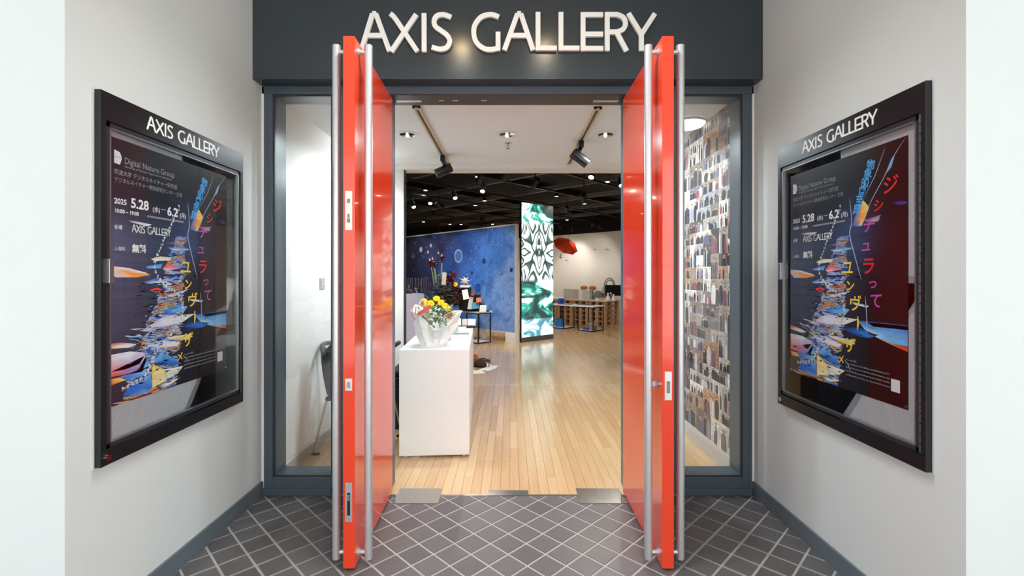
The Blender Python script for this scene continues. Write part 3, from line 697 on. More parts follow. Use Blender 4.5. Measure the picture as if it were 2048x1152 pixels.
# ------------------------------------------------------------------ lobby: photo collage, switch, ceiling fittings
def photo_material():
    g = NT('photo_print'); uv = g.n('ShaderNodeTexCoord'); oi = g.n('ShaderNodeObjectInfo'); rnd = oi.outputs['Random']
    s = g.n('ShaderNodeSeparateXYZ'); g.l(uv.outputs['UV'], s.inputs[0]); x, y = s.outputs[0], s.outputs[1]
    def fr(k): return g.math('FRACT', g.math('MULTIPLY', rnd, k))
    cb = g.n('ShaderNodeCombineXYZ'); g.l(g.math('ADD', x, g.math('MULTIPLY', rnd, 57.)), cb.inputs[0]); g.l(y, cb.inputs[1])
    n = g.noise(cb.outputs[0], 4.5, 4, .8, .65)
    bg = g.ramp(fr(13.7), [(0, lin((190, 186, 178))), (.25, lin((70, 62, 58))), (.42, lin((150, 140, 128))), (.6, lin((222, 220, 214))), (.75, lin((96, 104, 120))), (.88, lin((176, 140, 106))), (1, lin((48, 46, 50)))])
    bg = g.mix(1., bg, g.math('MULTIPLY_ADD', n.outputs[0], 2.4, -.2), 'MULTIPLY')
    col = bg
    for k in range(5):
        cxk = g.math('MULTIPLY_ADD', fr(31.3 + 17.9 * k), .9, .05); top = g.math('MULTIPLY_ADD', fr(71.1 + 23.3 * k), .35, .48); sc = g.math('MULTIPLY_ADD', fr(91.7 + 3.1 * k), .07, .07)
        dx = g.math('DIVIDE', g.math('SUBTRACT', x, cxk), sc)
        dy = g.math('DIVIDE', g.math('SUBTRACT', y, g.math('SUBTRACT', top, .42)), .4)
        body = g.math('LESS_THAN', g.math('ADD', g.math('POWER', g.math('ABSOLUTE', dx), 2.), g.math('POWER', g.math('ABSOLUTE', dy), 3.)), 1.)
        cl = g.ramp(fr(11.3 + 41.1 * k), [(0, lin((26, 25, 28))), (.5, lin((58, 56, 62))), (.6, lin((214, 212, 208))), (.8, lin((74, 92, 124))), (1, lin((140, 60, 56)))])
        hx = g.math('DIVIDE', g.math('SUBTRACT', x, cxk), g.math('MULTIPLY', sc, .42)); hy = g.math('DIVIDE', g.math('SUBTRACT', y, g.math('ADD', top, .02)), .06)
        head = g.math('LESS_THAN', g.math('ADD', g.math('MULTIPLY', hx, hx), g.math('MULTIPLY', hy, hy)), 1.)
        hair = g.math('LESS_THAN', g.math('ADD', g.math('MULTIPLY', hx, hx), g.math('POWER', g.math('ABSOLUTE', g.math('SUBTRACT', hy, .3)), 2.)), 1.5)
        col = g.mix(body, col, cl); col = g.mix(hair, col, lin((30, 24, 22))); col = g.mix(head, col, lin((196, 150, 124)))
    n2 = g.noise(cb.outputs[0], 16, 2); col = g.mix(.5, col, g.math('MULTIPLY_ADD', n2.outputs[0], 1.4, .3), 'MULTIPLY')
    g.l(col, g.b.inputs['Base Color']); g.set(Roughness=.45); return g.m
photo_m = photo_material()
pc = thing('photo_collage', 'wall of small group photographs covering the lobby wall behind the sidelight', 'photo collage', (IR, 3.49, .147))
def photo_mesh(w, h):
    me = bpy.data.meshes.new('photo'); t = .003
    me.from_pydata([(0, 0, 0), (0, w, 0), (0, w, h), (0, 0, h), (-t, 0, 0), (-t, w, 0), (-t, w, h), (-t, 0, h)], [], [(4, 7, 6, 5), (0, 4, 5, 1), (1, 5, 6, 2), (2, 6, 7, 3), (3, 7, 4, 0)])
    uvl = me.uv_layers.new(name='UVMap'); cs = {4: (1, 0), 5: (0, 0), 6: (0, 1), 7: (1, 1), 0: (1, 0), 1: (0, 0), 2: (0, 1), 3: (1, 1)}
    for l in me.loops: uvl.data[l.index].uv = cs[l.vertex_index]
    me.materials.append(photo_m); return me
NCc, NRr = 14, 26; cw, rh = (YE - 3.49) / NCc, (ZC - .147) / NRr; pm = {}
occ = [[False] * NRr for _ in range(NCc)]
for i in range(NCc):
    for j in range(NRr):
        if occ[i][j]: continue
        a, b = random.choice(((1, 1), (1, 1), (1, 2), (1, 2), (2, 2), (2, 1)))
        while any(i + p >= NCc or j + q_ >= NRr or occ[min(i + p, NCc - 1)][min(j + q_, NRr - 1)] for p in range(a) for q_ in range(b)):
            if b > 1: b -= 1
            elif a > 1: a -= 1
        for p in range(a):
            for q_ in range(b): occ[i + p][j + q_] = True
        if (a, b) not in pm: pm[(a, b)] = photo_mesh(cw * a - .001, rh * b - .001)
        f = bpy.data.objects.new('photo', pm[(a, b)]); f.location = (-random.uniform(0, .0015), i * cw, j * rh); COL.objects.link(f); f.parent = pc
sw = thing('wall_switch', 'grey square light switch on the lobby wall above the clerk\'s chair', 'switch', (IL, 4.29, 1.48))
MB().box(0, .009, -.055, .055, -.05, .05).build('cover_plate', M8('switch_grey', (168, 168, 166), rough=.5), sw, bevel=.002)
for y in (-.026, .004): MB().box(.009, .013, y, y + .022, -.025, .025).build('rocker', M8('switch_light', (190, 190, 188), rough=.5), sw)
# downlights (glow and beams added to brighten the lobby), sprinkler, dome lamp
def reflector_prof(r): return [(r * 1.18, -.004), (r * 1.02, -.008), (r, -.002)]
dlabs = ['recessed downlight nearest the counter-side track', 'recessed downlight in front of the sprinkler', 'recessed downlight beside the track nearest the photo collage']
trim_w = M8('trim_white', (225, 225, 222), rough=.4)
for (px, lab) in zip((815, 1014, 1211), dlabs):
    c = P(px, 268, 4.41); d = thing('downlight', lab + ' in the lobby ceiling', 'downlight', (c.x, 4.41, ZC), 0, 'lobby downlights')
    MB().lathe([(.062, -.001), (.105, -.001), (.104, -.006), (.078, -.010), (.070, -.006), (.062, -.001)], n=32).build('trim_ring', trim_w, d, smooth=True)
    MB().lathe([(.074, -.008), (.06, -.005), (.03, -.003), (.001, -.0025)], n=32).build('reflector', chrome, d, smooth=True)
    MB().lathe([(.001, -.03), (.014, -.027), (.018, -.018), (.014, -.006)], n=16).build('bulb', mat('dull_bulb', (.6, .55, .45), rough=.2, emis=(1, .9, .75), estr=2.), d, smooth=True)
    ld = bpy.data.lights.new('downlight_beam', 'SPOT'); ld.energy = 78; ld.color = (.86, .95, 1); ld.spot_size = R(162); ld.spot_blend = .35; ld.shadow_soft_size = .05
    lo = bpy.data.objects.new('downlight_beam', ld); COL.objects.link(lo); lo.parent = d; lo.location = (0, 0, -.045)
    for k in range(6):
        a = k * math.pi / 3; MB().bar((.022 * math.cos(a), .022 * math.sin(a), -.008), (.07 * math.cos(a), .07 * math.sin(a), -.008), .003, .008).build('louvre', black_gloss if k % 2 else chrome, d)
c = P(1016, 286, 4.70); d = thing('sprinkler', 'small chrome fire sprinkler head in the lobby ceiling', 'sprinkler', (c.x, 4.70, ZC))
MB().lathe([(.036, -.0005), (.036, -.006), (.016, -.012), (.009, -.014), (.009, -.03)], n=20).build('escutcheon', chrome, d, smooth=True)
mb = MB(); [mb.tube([(s * .009, 0, -.028), (s * .016, 0, -.042), (s * .004, 0, -.055)], .0025, 8) for s in (-1, 1)]; mb.build('frame_arms', chrome, d)
MB().lathe([(.001, -.055), (.02, -.056), (.02, -.058), (.001, -.058)], n=16).build('deflector', chrome, d)
c = P(1395, 240, 4.01); d = thing('dome_lamp', 'round frosted dome lamp on the lobby ceiling by the photo collage', 'lamp', (1.56, 4.05, ZC))
MB().lathe([(.145, -.001), (.15, -.012), (.14, -.024)], n=32).build('rim', trim_w, d, smooth=True)
MB().lathe([(.14, -.02), (.12, -.045), (.07, -.062), (.001, -.068)], n=32).build('diffuser', mat('frosted', lin((232, 232, 226)), rough=.3, emis=(1, 1, .97), estr=2.0), d, smooth=True)
# tracks and spotlights
brass = M8('champagne_track', (206, 192, 164), rough=.35, metal=.3)
def track_rail(x, y0, y1, lab):
    t = thing('light_track', lab, 'light track', (x, y0, ZC), 0, 'lobby light tracks'); L = y1 - y0
    MB().box(-.03, -.012, 0, L, -.022, -.0005).build('rail_side', brass, t); MB().box(.012, .03, 0, L, -.022, -.0005).build('rail_side', brass, t)
    MB().box(-.012, .012, 0, L, -.010, -.0005).build('slot', M8('slot_dark', (96, 88, 76), rough=.6), t)
    for y in (0, L - .03): MB().box(-.033, .033, y, y + .03, -.024, -.0005).build('end_cap', brass, t)
track_rail(-.742, 3.67, 5.54, 'champagne ceiling track on the counter side of the lobby')
track_rail(.70, 3.69, 5.54, 'champagne ceiling track on the collage side of the lobby')
def spot(lab, loc, aim, scale=1., group='track spotlights', body=black_gloss, lamp=None, adapter=True):
    """loc: point on the rail; the head hangs below and points along aim"""
    s = thing('track_spotlight', lab, 'spotlight', loc, 0, group); k = scale
    if adapter:
        MB().box(-.022 * k, .022 * k, -.07 * k, .07 * k, -.055 * k, 0).build('adapter', body, s, bevel=.003)
    else: MB().tube([(0, 0, DOORTOP - loc[2]), (0, 0, -.06 * k)], .011 * k, 8).build('hanging_rod', body, s)
    a = Vector(aim).normalized(); c = Vector((0, 0, -.135 * k))
    mb = MB(); sd = a.cross(UP).normalized() if abs(a.z) < .99 else Vector((1, 0, 0))
    mb.bar((0, 0, -.05 * k), c - a * .02 * k, .03 * k, .014 * k, up=sd); mb.build('yoke', body, s)
    MB().lathe([(.001, -.085 * k), (.040 * k, -.085 * k), (.046 * k, -.075 * k), (.046 * k, .08 * k), (.041 * k, .08 * k), (.036 * k, .055 * k), (.001, .05 * k)], c, 20, a).build('head', body, s, smooth=True)
    lens = M8('lens_off', (120, 118, 110), rough=.2) if not lamp else MATS['lamp_glow']
    MB().lathe([(.001, .062 * k), (.034 * k, .062 * k), (.036 * k, .056 * k)], c, 16, a).build('lens', lens, s)
    if lamp:
        ld = bpy.data.lights.new('spot_beam', 'SPOT'); ld.energy = lamp; ld.color = (.86, .95, 1) if adapter else (1, .94, .87); ld.spot_size = R(118 if adapter else 75); ld.spot_blend = .6; ld.shadow_soft_size = .04
        lo = bpy.data.objects.new('spot_beam', ld); COL.objects.link(lo); lo.parent = s; lo.location = c + a * .1 * k; lo.rotation_euler = a.to_track_quat('-Z', 'Y').to_euler()
    return s
NTg = NT('lamp_glow'); NTg.b.inputs['Emission Color'].default_value = (1, .9, .76, 1); NTg.b.inputs['Emission Strength'].default_value = 40
LOBBY = 62
spot('black track spotlight on the counter-side lobby track', (-.742, 5.17, ZC - .02), (-.88, -.16, -.45), 1.15, lamp=LOBBY)
spot('black track spotlight on the collage-side lobby track', (.70, 4.62, ZC - .02), (.8, .05, -.6), 1.15, lamp=LOBBY)

porch_glow = mat('porch_glow', (.8, .7, .5), emis=(1, .74, .42), estr=160)
# porch downlights: warm pools on the fascia
for x, lab in ((-.43, 'lit warm downlight in the canopy towards the clerk\'s side'), (.31, 'lit warm downlight in the canopy towards the collage side')):
    d = thing('porch_downlight', lab, 'downlight', (x, 2.17, 3.6), 0, 'canopy downlights')
    MB().lathe([(.05, -.001), (.08, -.001), (.078, -.008), (.055, -.012), (.05, -.002)], n=24).build('trim_ring', trim_w, d, smooth=True)
    MB().lathe([(.001, -.003), (.052, -.003)], n=24).build('lens', porch_glow, d)
    ld = bpy.data.lights.new('porch_beam', 'SPOT'); ld.energy = 80; ld.color = (.94, .98, 1); ld.spot_size = R(130); ld.spot_blend = .7; ld.shadow_soft_size = .05
    lo = bpy.data.objects.new('porch_beam', ld); COL.objects.link(lo); lo.parent = d; lo.location = (0, 0, -.03)

#@@PART2@@
# ------------------------------------------------------------------ reception counter and what stands on it
rc = thing('reception_counter', 'tall white reception counter just inside the doors', 'counter', (-.943, 3.94, 0), R(3.4))
CW, CL, CH = .595, 1.87, .921
MB().box(0, CW, 0, .022, .018, CH - .022).build('front_panel', counter_m, rc, bevel=.002)
MB().box(CW - .022, CW, .022, CL, .018, CH - .022).build('side_panel', counter_m, rc, bevel=.002)
MB().box(0, CW - .022, CL - .022, CL, .018, CH - .022).build('end_panel', counter_m, rc, bevel=.002)
MB().box(0, CW, 0, CL, CH - .022, CH).build('top', counter_m, rc, bevel=.002)
MB().box(.02, CW - .022, .022, CL - .022, .5, .518).build('shelf', counter_m, rc)
for x, y in ((.05, .04), (CW - .05, .04), (.05, CL - .05), (CW - .05, CL - .05)): MB().tube([(x, y, 0), (x, y, .02)], .015, 12).build('foot', M8('foot_plastic', (225, 225, 222), rough=.5), rc)
ca, sa = math.cos(R(3.4)), math.sin(R(3.4))
def on_counter(px, py):                       # pixel on the counter top -> world point
    Y = F * (H - CH) / (py - CY); return Vector(((px - CX) / F * Y, Y, CH))
case = thing('equipment_case', 'black hard case standing on the floor behind the white counter', 'case', (-1.13, 4.68, 0), R(4))
MB().box(-.1, .1, 0, .5, .012, .52).build('shell', black, case, bevel=.012); MB().box(-.103, .103, -.003, .503, .40, .408).build('lid_seam', M8('seam', (60, 60, 62), rough=.4), case)
MB().box(-.085, .085, .03, .47, .522, .58).build('pad', M8('pad_grey', (30, 30, 33), rough=.9), case, bevel=.02)
for y in (.05, .45): MB().tube([(-.08, y, .012), (.08, y, .012)], .012, 10).build('wheel', black_gloss, case)
def petal_ring(mb, c, n, r0, r1, w, tilt, ax, k0=0.):
    ax = Vector(ax).normalized(); u = ax.orthogonal().normalized(); v = ax.cross(u)
    for k in range(n):
        a = k0 + 2 * math.pi * k / n; d = u * math.cos(a) + v * math.sin(a); s_ = ax.cross(d); c = Vector(c)
        p0 = c + d * r0; p1 = c + d * (r0 + (r1 - r0) * .6) + ax * tilt * .7; p2 = c + d * r1 + ax * tilt
        mb.add([p0 - s_ * w * .3, p0 + s_ * w * .3, p1 + s_ * w * .55, p2, p1 - s_ * w * .55, p1 + ax * .004], [(0, 1, 2, 5), (5, 2, 3), (5, 3, 4), (0, 5, 4)])
def leaf(mb, base, d, length, w, droop=.2, up=UP):
    d = Vector(d).normalized(); sd = d.cross(up)
    sd = sd.normalized() if sd.length > .05 else Vector((1, 0, 0)); nn = sd.cross(d); b = Vector(base)
    pts = []
    for t, ww in ((0, .1), (.3, .85), (.6, 1.), (.85, .6), (1, .05)):
        c = b + d * length * t - nn * droop * length * t * t; pts.append((c - sd * w * ww / 2, c + nn * w * .1 * (1 - t), c + sd * w * ww / 2))
    vs = [p for g in pts for p in g]; fs = []
    for i in range(4):
        for j in range(2): a = i * 3 + j; fs.append((a, a + 1, a + 4, a + 3))
    mb.add(vs, fs)
yellow_p = M8('gerbera_yellow', (255, 216, 10), rough=.6); peach = M8('rose_peach', (236, 196, 170), rough=.6); cream = M8('cream_bloom', (240, 238, 214), rough=.6)
sage = M8('eucalyptus', (146, 166, 138), rough=.6, noise=.2); green = M8('leaf_green', (120, 146, 92), rough=.6, noise=.25); pale_green = M8('pale_green', (196, 208, 170), rough=.6, noise=.15)
ribbon = M8('ribbon_red', (222, 92, 92), rough=.4); wrap_m = M8('wrapping_paper', (250, 251, 249), rough=.55, bump=.25, bscale=14); wine = M8('wine_red', (120, 14, 28), rough=.6, noise=.3)
calla_m = M8('calla_dark', (74, 14, 30), rough=.4); olive = M8('olive_dark', (124, 122, 94), rough=.7, noise=.3); mauve = M8('mauve_leaf', (130, 108, 102), rough=.7, noise=.3); stem_g = M8('stem', (134, 156, 118), rough=.6)
def rose(mb, c, r, ax):
    for k, (a, t) in enumerate(((.30, 1.0), (.55, .8), (.8, .5), (1., .25))): petal_ring(mb, Vector(c) - Vector(ax) * r * .2 * k, 5 + k, r * a * .25, r * a, r * .8, r * t * .8, ax, k * .5)
bc = on_counter(870, 691); bq = thing('bouquet', 'bouquet with yellow gerberas wrapped in white paper on the counter', 'bouquet', bc, 0)
# wrapper: flared sheet with a low notch at the front
NW = 17; rows = 5; rw = random.Random(8); vs = []; fs = []
for j in range(rows):
    t = j / (rows - 1)
    for k in range(NW):
        a = 2 * math.pi * k / NW; fr_ = math.cos(a + math.pi / 2 - .12)     # 1 towards the viewer
        top = .30 - .17 * max(0, fr_) ** 5 + .03 * math.sin(3 * a + .6) + .05 * max(0, -math.cos(a)) - .01
        rad = .095 + .10 * t + .035 * t * math.cos(2 * a) ** 2 * (abs(math.cos(a)) > .4) + .012 * math.sin(5 * a + 1.5 * t) * t + .006 * math.sin(11 * a) * t
        jj = .012 * t; vs.append((rad * math.cos(a) * 1.04 + rw.uniform(-jj, jj), rad * math.sin(a) * .8 + rw.uniform(-jj, jj), top * t + rw.uniform(-jj, jj)))
for j in range(rows - 1):
    for k in range(NW): a, b = j * NW + k, j * NW + (k + 1) % NW; fs.append((a, b, b + NW, a + NW))
vs.append((0, 0, .001)); fs += [(k, len(vs) - 1, (k + 1) % NW) for k in range(NW)]
wr = MB().add(vs, fs).build('wrapper', wrap_m, bq)
MB().add([(-.20, -.02, .27), (-.10, -.17, .20), (-.06, -.185, .05), (-.09, -.15, .0), (-.16, -.09, .12), (-.12, -.16, .13)], [(0, 1, 5, 4), (1, 2, 3, 5), (4, 5, 3)]).build('wrapper_fold', wrap_m, bq, smooth=True)
MB().add([(.19, -.06, .21), (.235, -.03, .215), (.12, -.10, .05), (.06, -.155, .03), (.10, -.16, .14)], [(0, 1, 2), (0, 2, 3, 4)]).build('wrapper_fold', wrap_m, bq, smooth=True)
def bp(px, py, dy=0.): v = P(px, py, bc.y + dy); return v - bc
rs = random.Random(11); view = Vector((.12, -.85, .5)).normalized()
for px, py, dy in ((848, 603, -.02), (862, 607, -.05), (873, 598, .0), (882, 606, -.03), (890, 612, -.04), (896, 618, -.05), (854, 611, -.03)):
    c = bp(px, py, dy); fl = MB(); ax = (view + Vector((rs.uniform(-.4, .4), 0, rs.uniform(-.1, .5)))).normalized(); petal_ring(fl, c, 15, .008, .036, .012, .006, ax); petal_ring(fl, c + ax * .004, 12, .006, .027, .010, .008, ax, .2)
    f = fl.build('gerbera', yellow_p, bq); MB().ball(c + ax * .006, .009, 10, 6).build('flower_centre', M8('gerbera_eye', (232, 184, 16), rough=.8), f)
for px, py, dy, r, m, nm in ((845, 606, -.07, .035, peach, 'rose'), (899, 630, -.08, .04, peach, 'rose'), (855, 624, -.11, .046, cream, 'cream_flower'), (878, 629, -.06, .03, cream, 'cream_flower')):
    fl = MB(); rose(fl, bp(px, py, dy), r, view); fl.build(nm, m, bq, smooth=True)
fo = MB()
for _ in range(150):
    a = rs.uniform(0, 6.28); rr = rs.uniform(.02, .17); z = rs.uniform(.2, .33) - rr * .2
    leaf(fo, (rr * math.cos(a), rr * math.sin(a) * .7, z), (math.cos(a) * .7, math.sin(a) * .5 - .35, rs.uniform(.1, .9)), rs.uniform(.04, .085), rs.uniform(.018, .034), rs.uniform(0, .5))
fo.build('foliage', sage, bq, kind='stuff')
fo = MB()
for _ in range(90):
    px, py = rs.uniform(838, 905), rs.uniform(612, 655); leaf(fo, bp(px, py, rs.uniform(-.12, -.02)), (rs.uniform(-.6, .6), -.5, rs.uniform(-.3, .8)), rs.uniform(.03, .06), rs.uniform(.014, .026), .2)
fo.build('foliage', pale_green, bq, kind='stuff')
sp = MB(); sp.tube([bp(858, 640), bp(842, 605), bp(830, 575)], .003, 6)
for k in range(9):
    b0 = bp(852 - 2.6 * k, 628 - 6.2 * k); leaf(sp, b0, (-.8 if k % 2 else .7, -.3, .5), .045 - .002 * k, .022, .2)
sp.build('eucalyptus_sprig', sage, bq)
rb = MB(); Lr = [bp(836, 629, -.14), bp(848, 621, -.14), bp(862, 612, -.13)]
for i in range(2): rb.bar(Lr[i], Lr[i + 1], .004, .03, up=(0, 0, 1))
rb.tube([bp(830, 640, -.12), bp(823, 628, -.12), bp(826, 613, -.12), bp(832, 614, -.12), bp(831, 628, -.12)], .004, 6); rb.build('ribbon', ribbon, bq)
# things on the far end of the counter
def slab(name, lab, cat, c, w, l, h, rz, m, group=None):
    o = MB().box(-w / 2, w / 2, -l / 2, l / 2, 0, h).build(name, m, None, c, rz, bevel=min(h * .3, .002)); return tag(o, lab, cat, group)
def book(lab, c, w, l, h, rz, cover):
    b = thing('booklet', lab, 'booklet', c, rz); MB().box(-w / 2, w / 2, -l / 2, l / 2, .0015, h - .0015).build('pages', paper_w, b); MB().box(-w / 2 - .002, w / 2 + .002, -l / 2 - .002, l / 2 + .002, h - .0015, h).build('cover', cover, b)
    MB().box(-w / 2 - .002, w / 2 + .002, -l / 2 - .002, l / 2 + .002, 0, .0015).build('cover', cover, b); return b
book('thick white booklet lying on the far end of the counter', on_counter(915, 663) + Vector((-.02, .1, 0)), .21, .28, .03, R(3), paper_w)
book('grey booklet lying nearer the bouquet on the counter', on_counter(917, 669), .22, .12, .012, R(5), M8('grey_cover', (120, 122, 124), rough=.4))
slab('leaflet', 'single white leaflet at the edge of the counter top', 'leaflet', on_counter(930, 660), .1, .15, .001, R(8), paper_w)
bt = thing('bottle', 'small clear bottle with silver cap on the counter', 'bottle', on_counter(908, 668) + Vector((0, .15, 0)))
MB().lathe([(.001, 0), (.024, 0), (.026, .01), (.026, .075), (.012, .095), (.012, .105)], n=16).build('body', M8('bottle_glass', (170, 176, 180), rough=.1, spec=.8), bt, smooth=True)
MB().lathe([(.014, .1), (.014, .125), (.001, .126)], n=16).build('cap', chrome, bt, smooth=True)
fg = thing('figurine', 'little white pinched figurine beside the bouquet', 'figurine', on_counter(901, 681))
MB().lathe([(.001, 0), (.012, 0), (.013, .02), (.009, .045), (.014, .06), (.010, .075), (.001, .08)], n=14).build('body', paper_w, fg, smooth=True); mb = MB(); [mb.tube([(s_ * .008, 0, .05), (s_ * .03, -.004, .075 + .01 * s_)], .005, 8) for s_ in (-1, 1)]; mb.build('arms', paper_w, fg)
for k in range(2): tag(MB().lathe([(.001, 0), (.006, 0), (.006, .05), (.004, .055), (.001, .055)], n=10).build('pen_stub', black_gloss, None, on_counter(893 + 4 * k, 682)), 'short black stub standing between bouquet and figurine', 'pen', 'stubs by the bouquet')

# clerk's chair behind the sidelight, its back towards the entrance
ch = thing('clerk_chair', 'black shell armchair on chrome legs behind the sidelight', 'chair', (-1.375, 4.28, 0), R(180)); chm = M8('chair_black', (30, 32, 34), rough=.55)
vs = []; fs = []; NU, NV = 13, 9
for j in range(NV):
    t = j / (NV - 1); z = .50 + .60 * t
    for i in range(NU):
        u = -1 + 2 * i / (NU - 1); hw = .24 + .03 * math.sin(t * 3.1); e = 1 - .45 * max(0, t - .55) / .45 * u * u
        vs.append((u * hw * (1 - .25 * max(0, t - .6)), .25 + .10 * t - .06 * u * u, .50 + (z - .50) * e))
for j in range(NV - 1):
    for i in range(NU - 1): a = j * NU + i; fs.append((a, a + 1, a + NU + 1, a + NU))
bk = MB().add(vs, fs).build('backrest', chm, ch, smooth=True); sm_ = bk.modifiers.new('solid', 'SOLIDIFY'); sm_.thickness = .022
st = MB().box(-.235, .235, -.2, .26, .46, .50).build('seat', chm, ch, bevel=.018)
for s_ in (-1, 1):
    MB().tube(spline([(s_ * .225, .24, .74), (s_ * .29, .16, .88), (s_ * .335, .04, .925), (s_ * .325, -.1, .92)], 4), .02, 10).build('armrest', chm, ch, smooth=True)
    MB().tube([(s_ * .30, .1, .9), (s_ * .27, .05, .68), (s_ * .235, .02, .49)], .014, 8).build('arm_post', chm, ch, smooth=True)
    for y, yb in ((-.17, -.2), (.2, .26)):
        lg_ = MB().tube([(s_ * .235, y, .47), (s_ * .335, yb, .012)], .009, 10).build('leg', chrome, ch, smooth=True)
        MB().box(s_ * .335 - .045 * (s_ > 0) - .01, s_ * .335 + .045 * (s_ < 0) + .01, yb - .015, yb + .015, 0, .014).build('glide', chm, lg_)

# papers and bag on the floor past the counter
for k, (px, py, rz, w, l) in enumerate(((955, 744, 20, .2, .26), (975, 738, -25, .2, .28), (983, 734, -10, .19, .26), (968, 729, 35, .18, .24))):
    c = P(px, py, floorY(py)); c.z = .0005 + .0009 * k; slab('paper_sheet', 'loose white sheet of paper on the wooden floor past the counter', 'paper', c, w, l, .0008, R(rz), paper_w, 'sheets on the floor')
c = P(957, 733, floorY(733)); bg_ = thing('tote_bag', 'dark brown slumped bag on the floor past the counter', 'bag', (c.x, c.y, .004), R(-30))
bmesh_v = MB().lathe([(.001, 0), (.1, .003), (.13, .03), (.12, .07), (.07, .11), (.02, .12), (.001, .12)], n=18); bmesh_v.v = [(x * 1.25, y * .7, z * (1 + .2 * math.sin(5 * x * 10))) for x, y, z in bmesh_v.v]
bmesh_v.build('bag_body', M8('bag_brown', (60, 40, 32), rough=.7, noise=.2), bg_, smooth=True); MB().tube(spline([(-.05, .02, .1), (.05, .08, .13), (.17, .06, .09), (.22, -.02, .02)], 5), .008, 8).build('strap', black, bg_, smooth=True)
c = P(948, 728, floorY(728)); ob_ = thing('pouch', 'orange pouch beside the dark bag on the floor', 'pouch', (c.x, c.y + .05, 0), R(15)); mb = MB().lathe([(.001, 0), (.07, 0), (.08, .05), (.06, .13), (.02, .17), (.001, .17)], n=14); mb.v = [(x, y * .5, z) for x, y, z in mb.v]
mb.build('pouch_body', M8('orange', (226, 110, 30), rough=.6), ob_, smooth=True); MB().tube([(-.05, -.03, .14), (.05, -.03, .14)], .004, 6).build('zip', black, ob_)
c = P(965, 725, floorY(725)); tg = thing('cable_coil', 'dark coiled cable lying on the loose sheets', 'cable', (c.x, c.y, .008)); MB().tube([(.09 * math.cos(t * .5) * (1 + .02 * t), .06 * math.sin(t * .5), .006 + .0012 * t) for t in range(34)], .005, 6).build('loops', black, tg, smooth=True); MB().tube([(.09, .02, .02), (.14, .0, .012)], .009, 8).build('plug', black_gloss, tg)

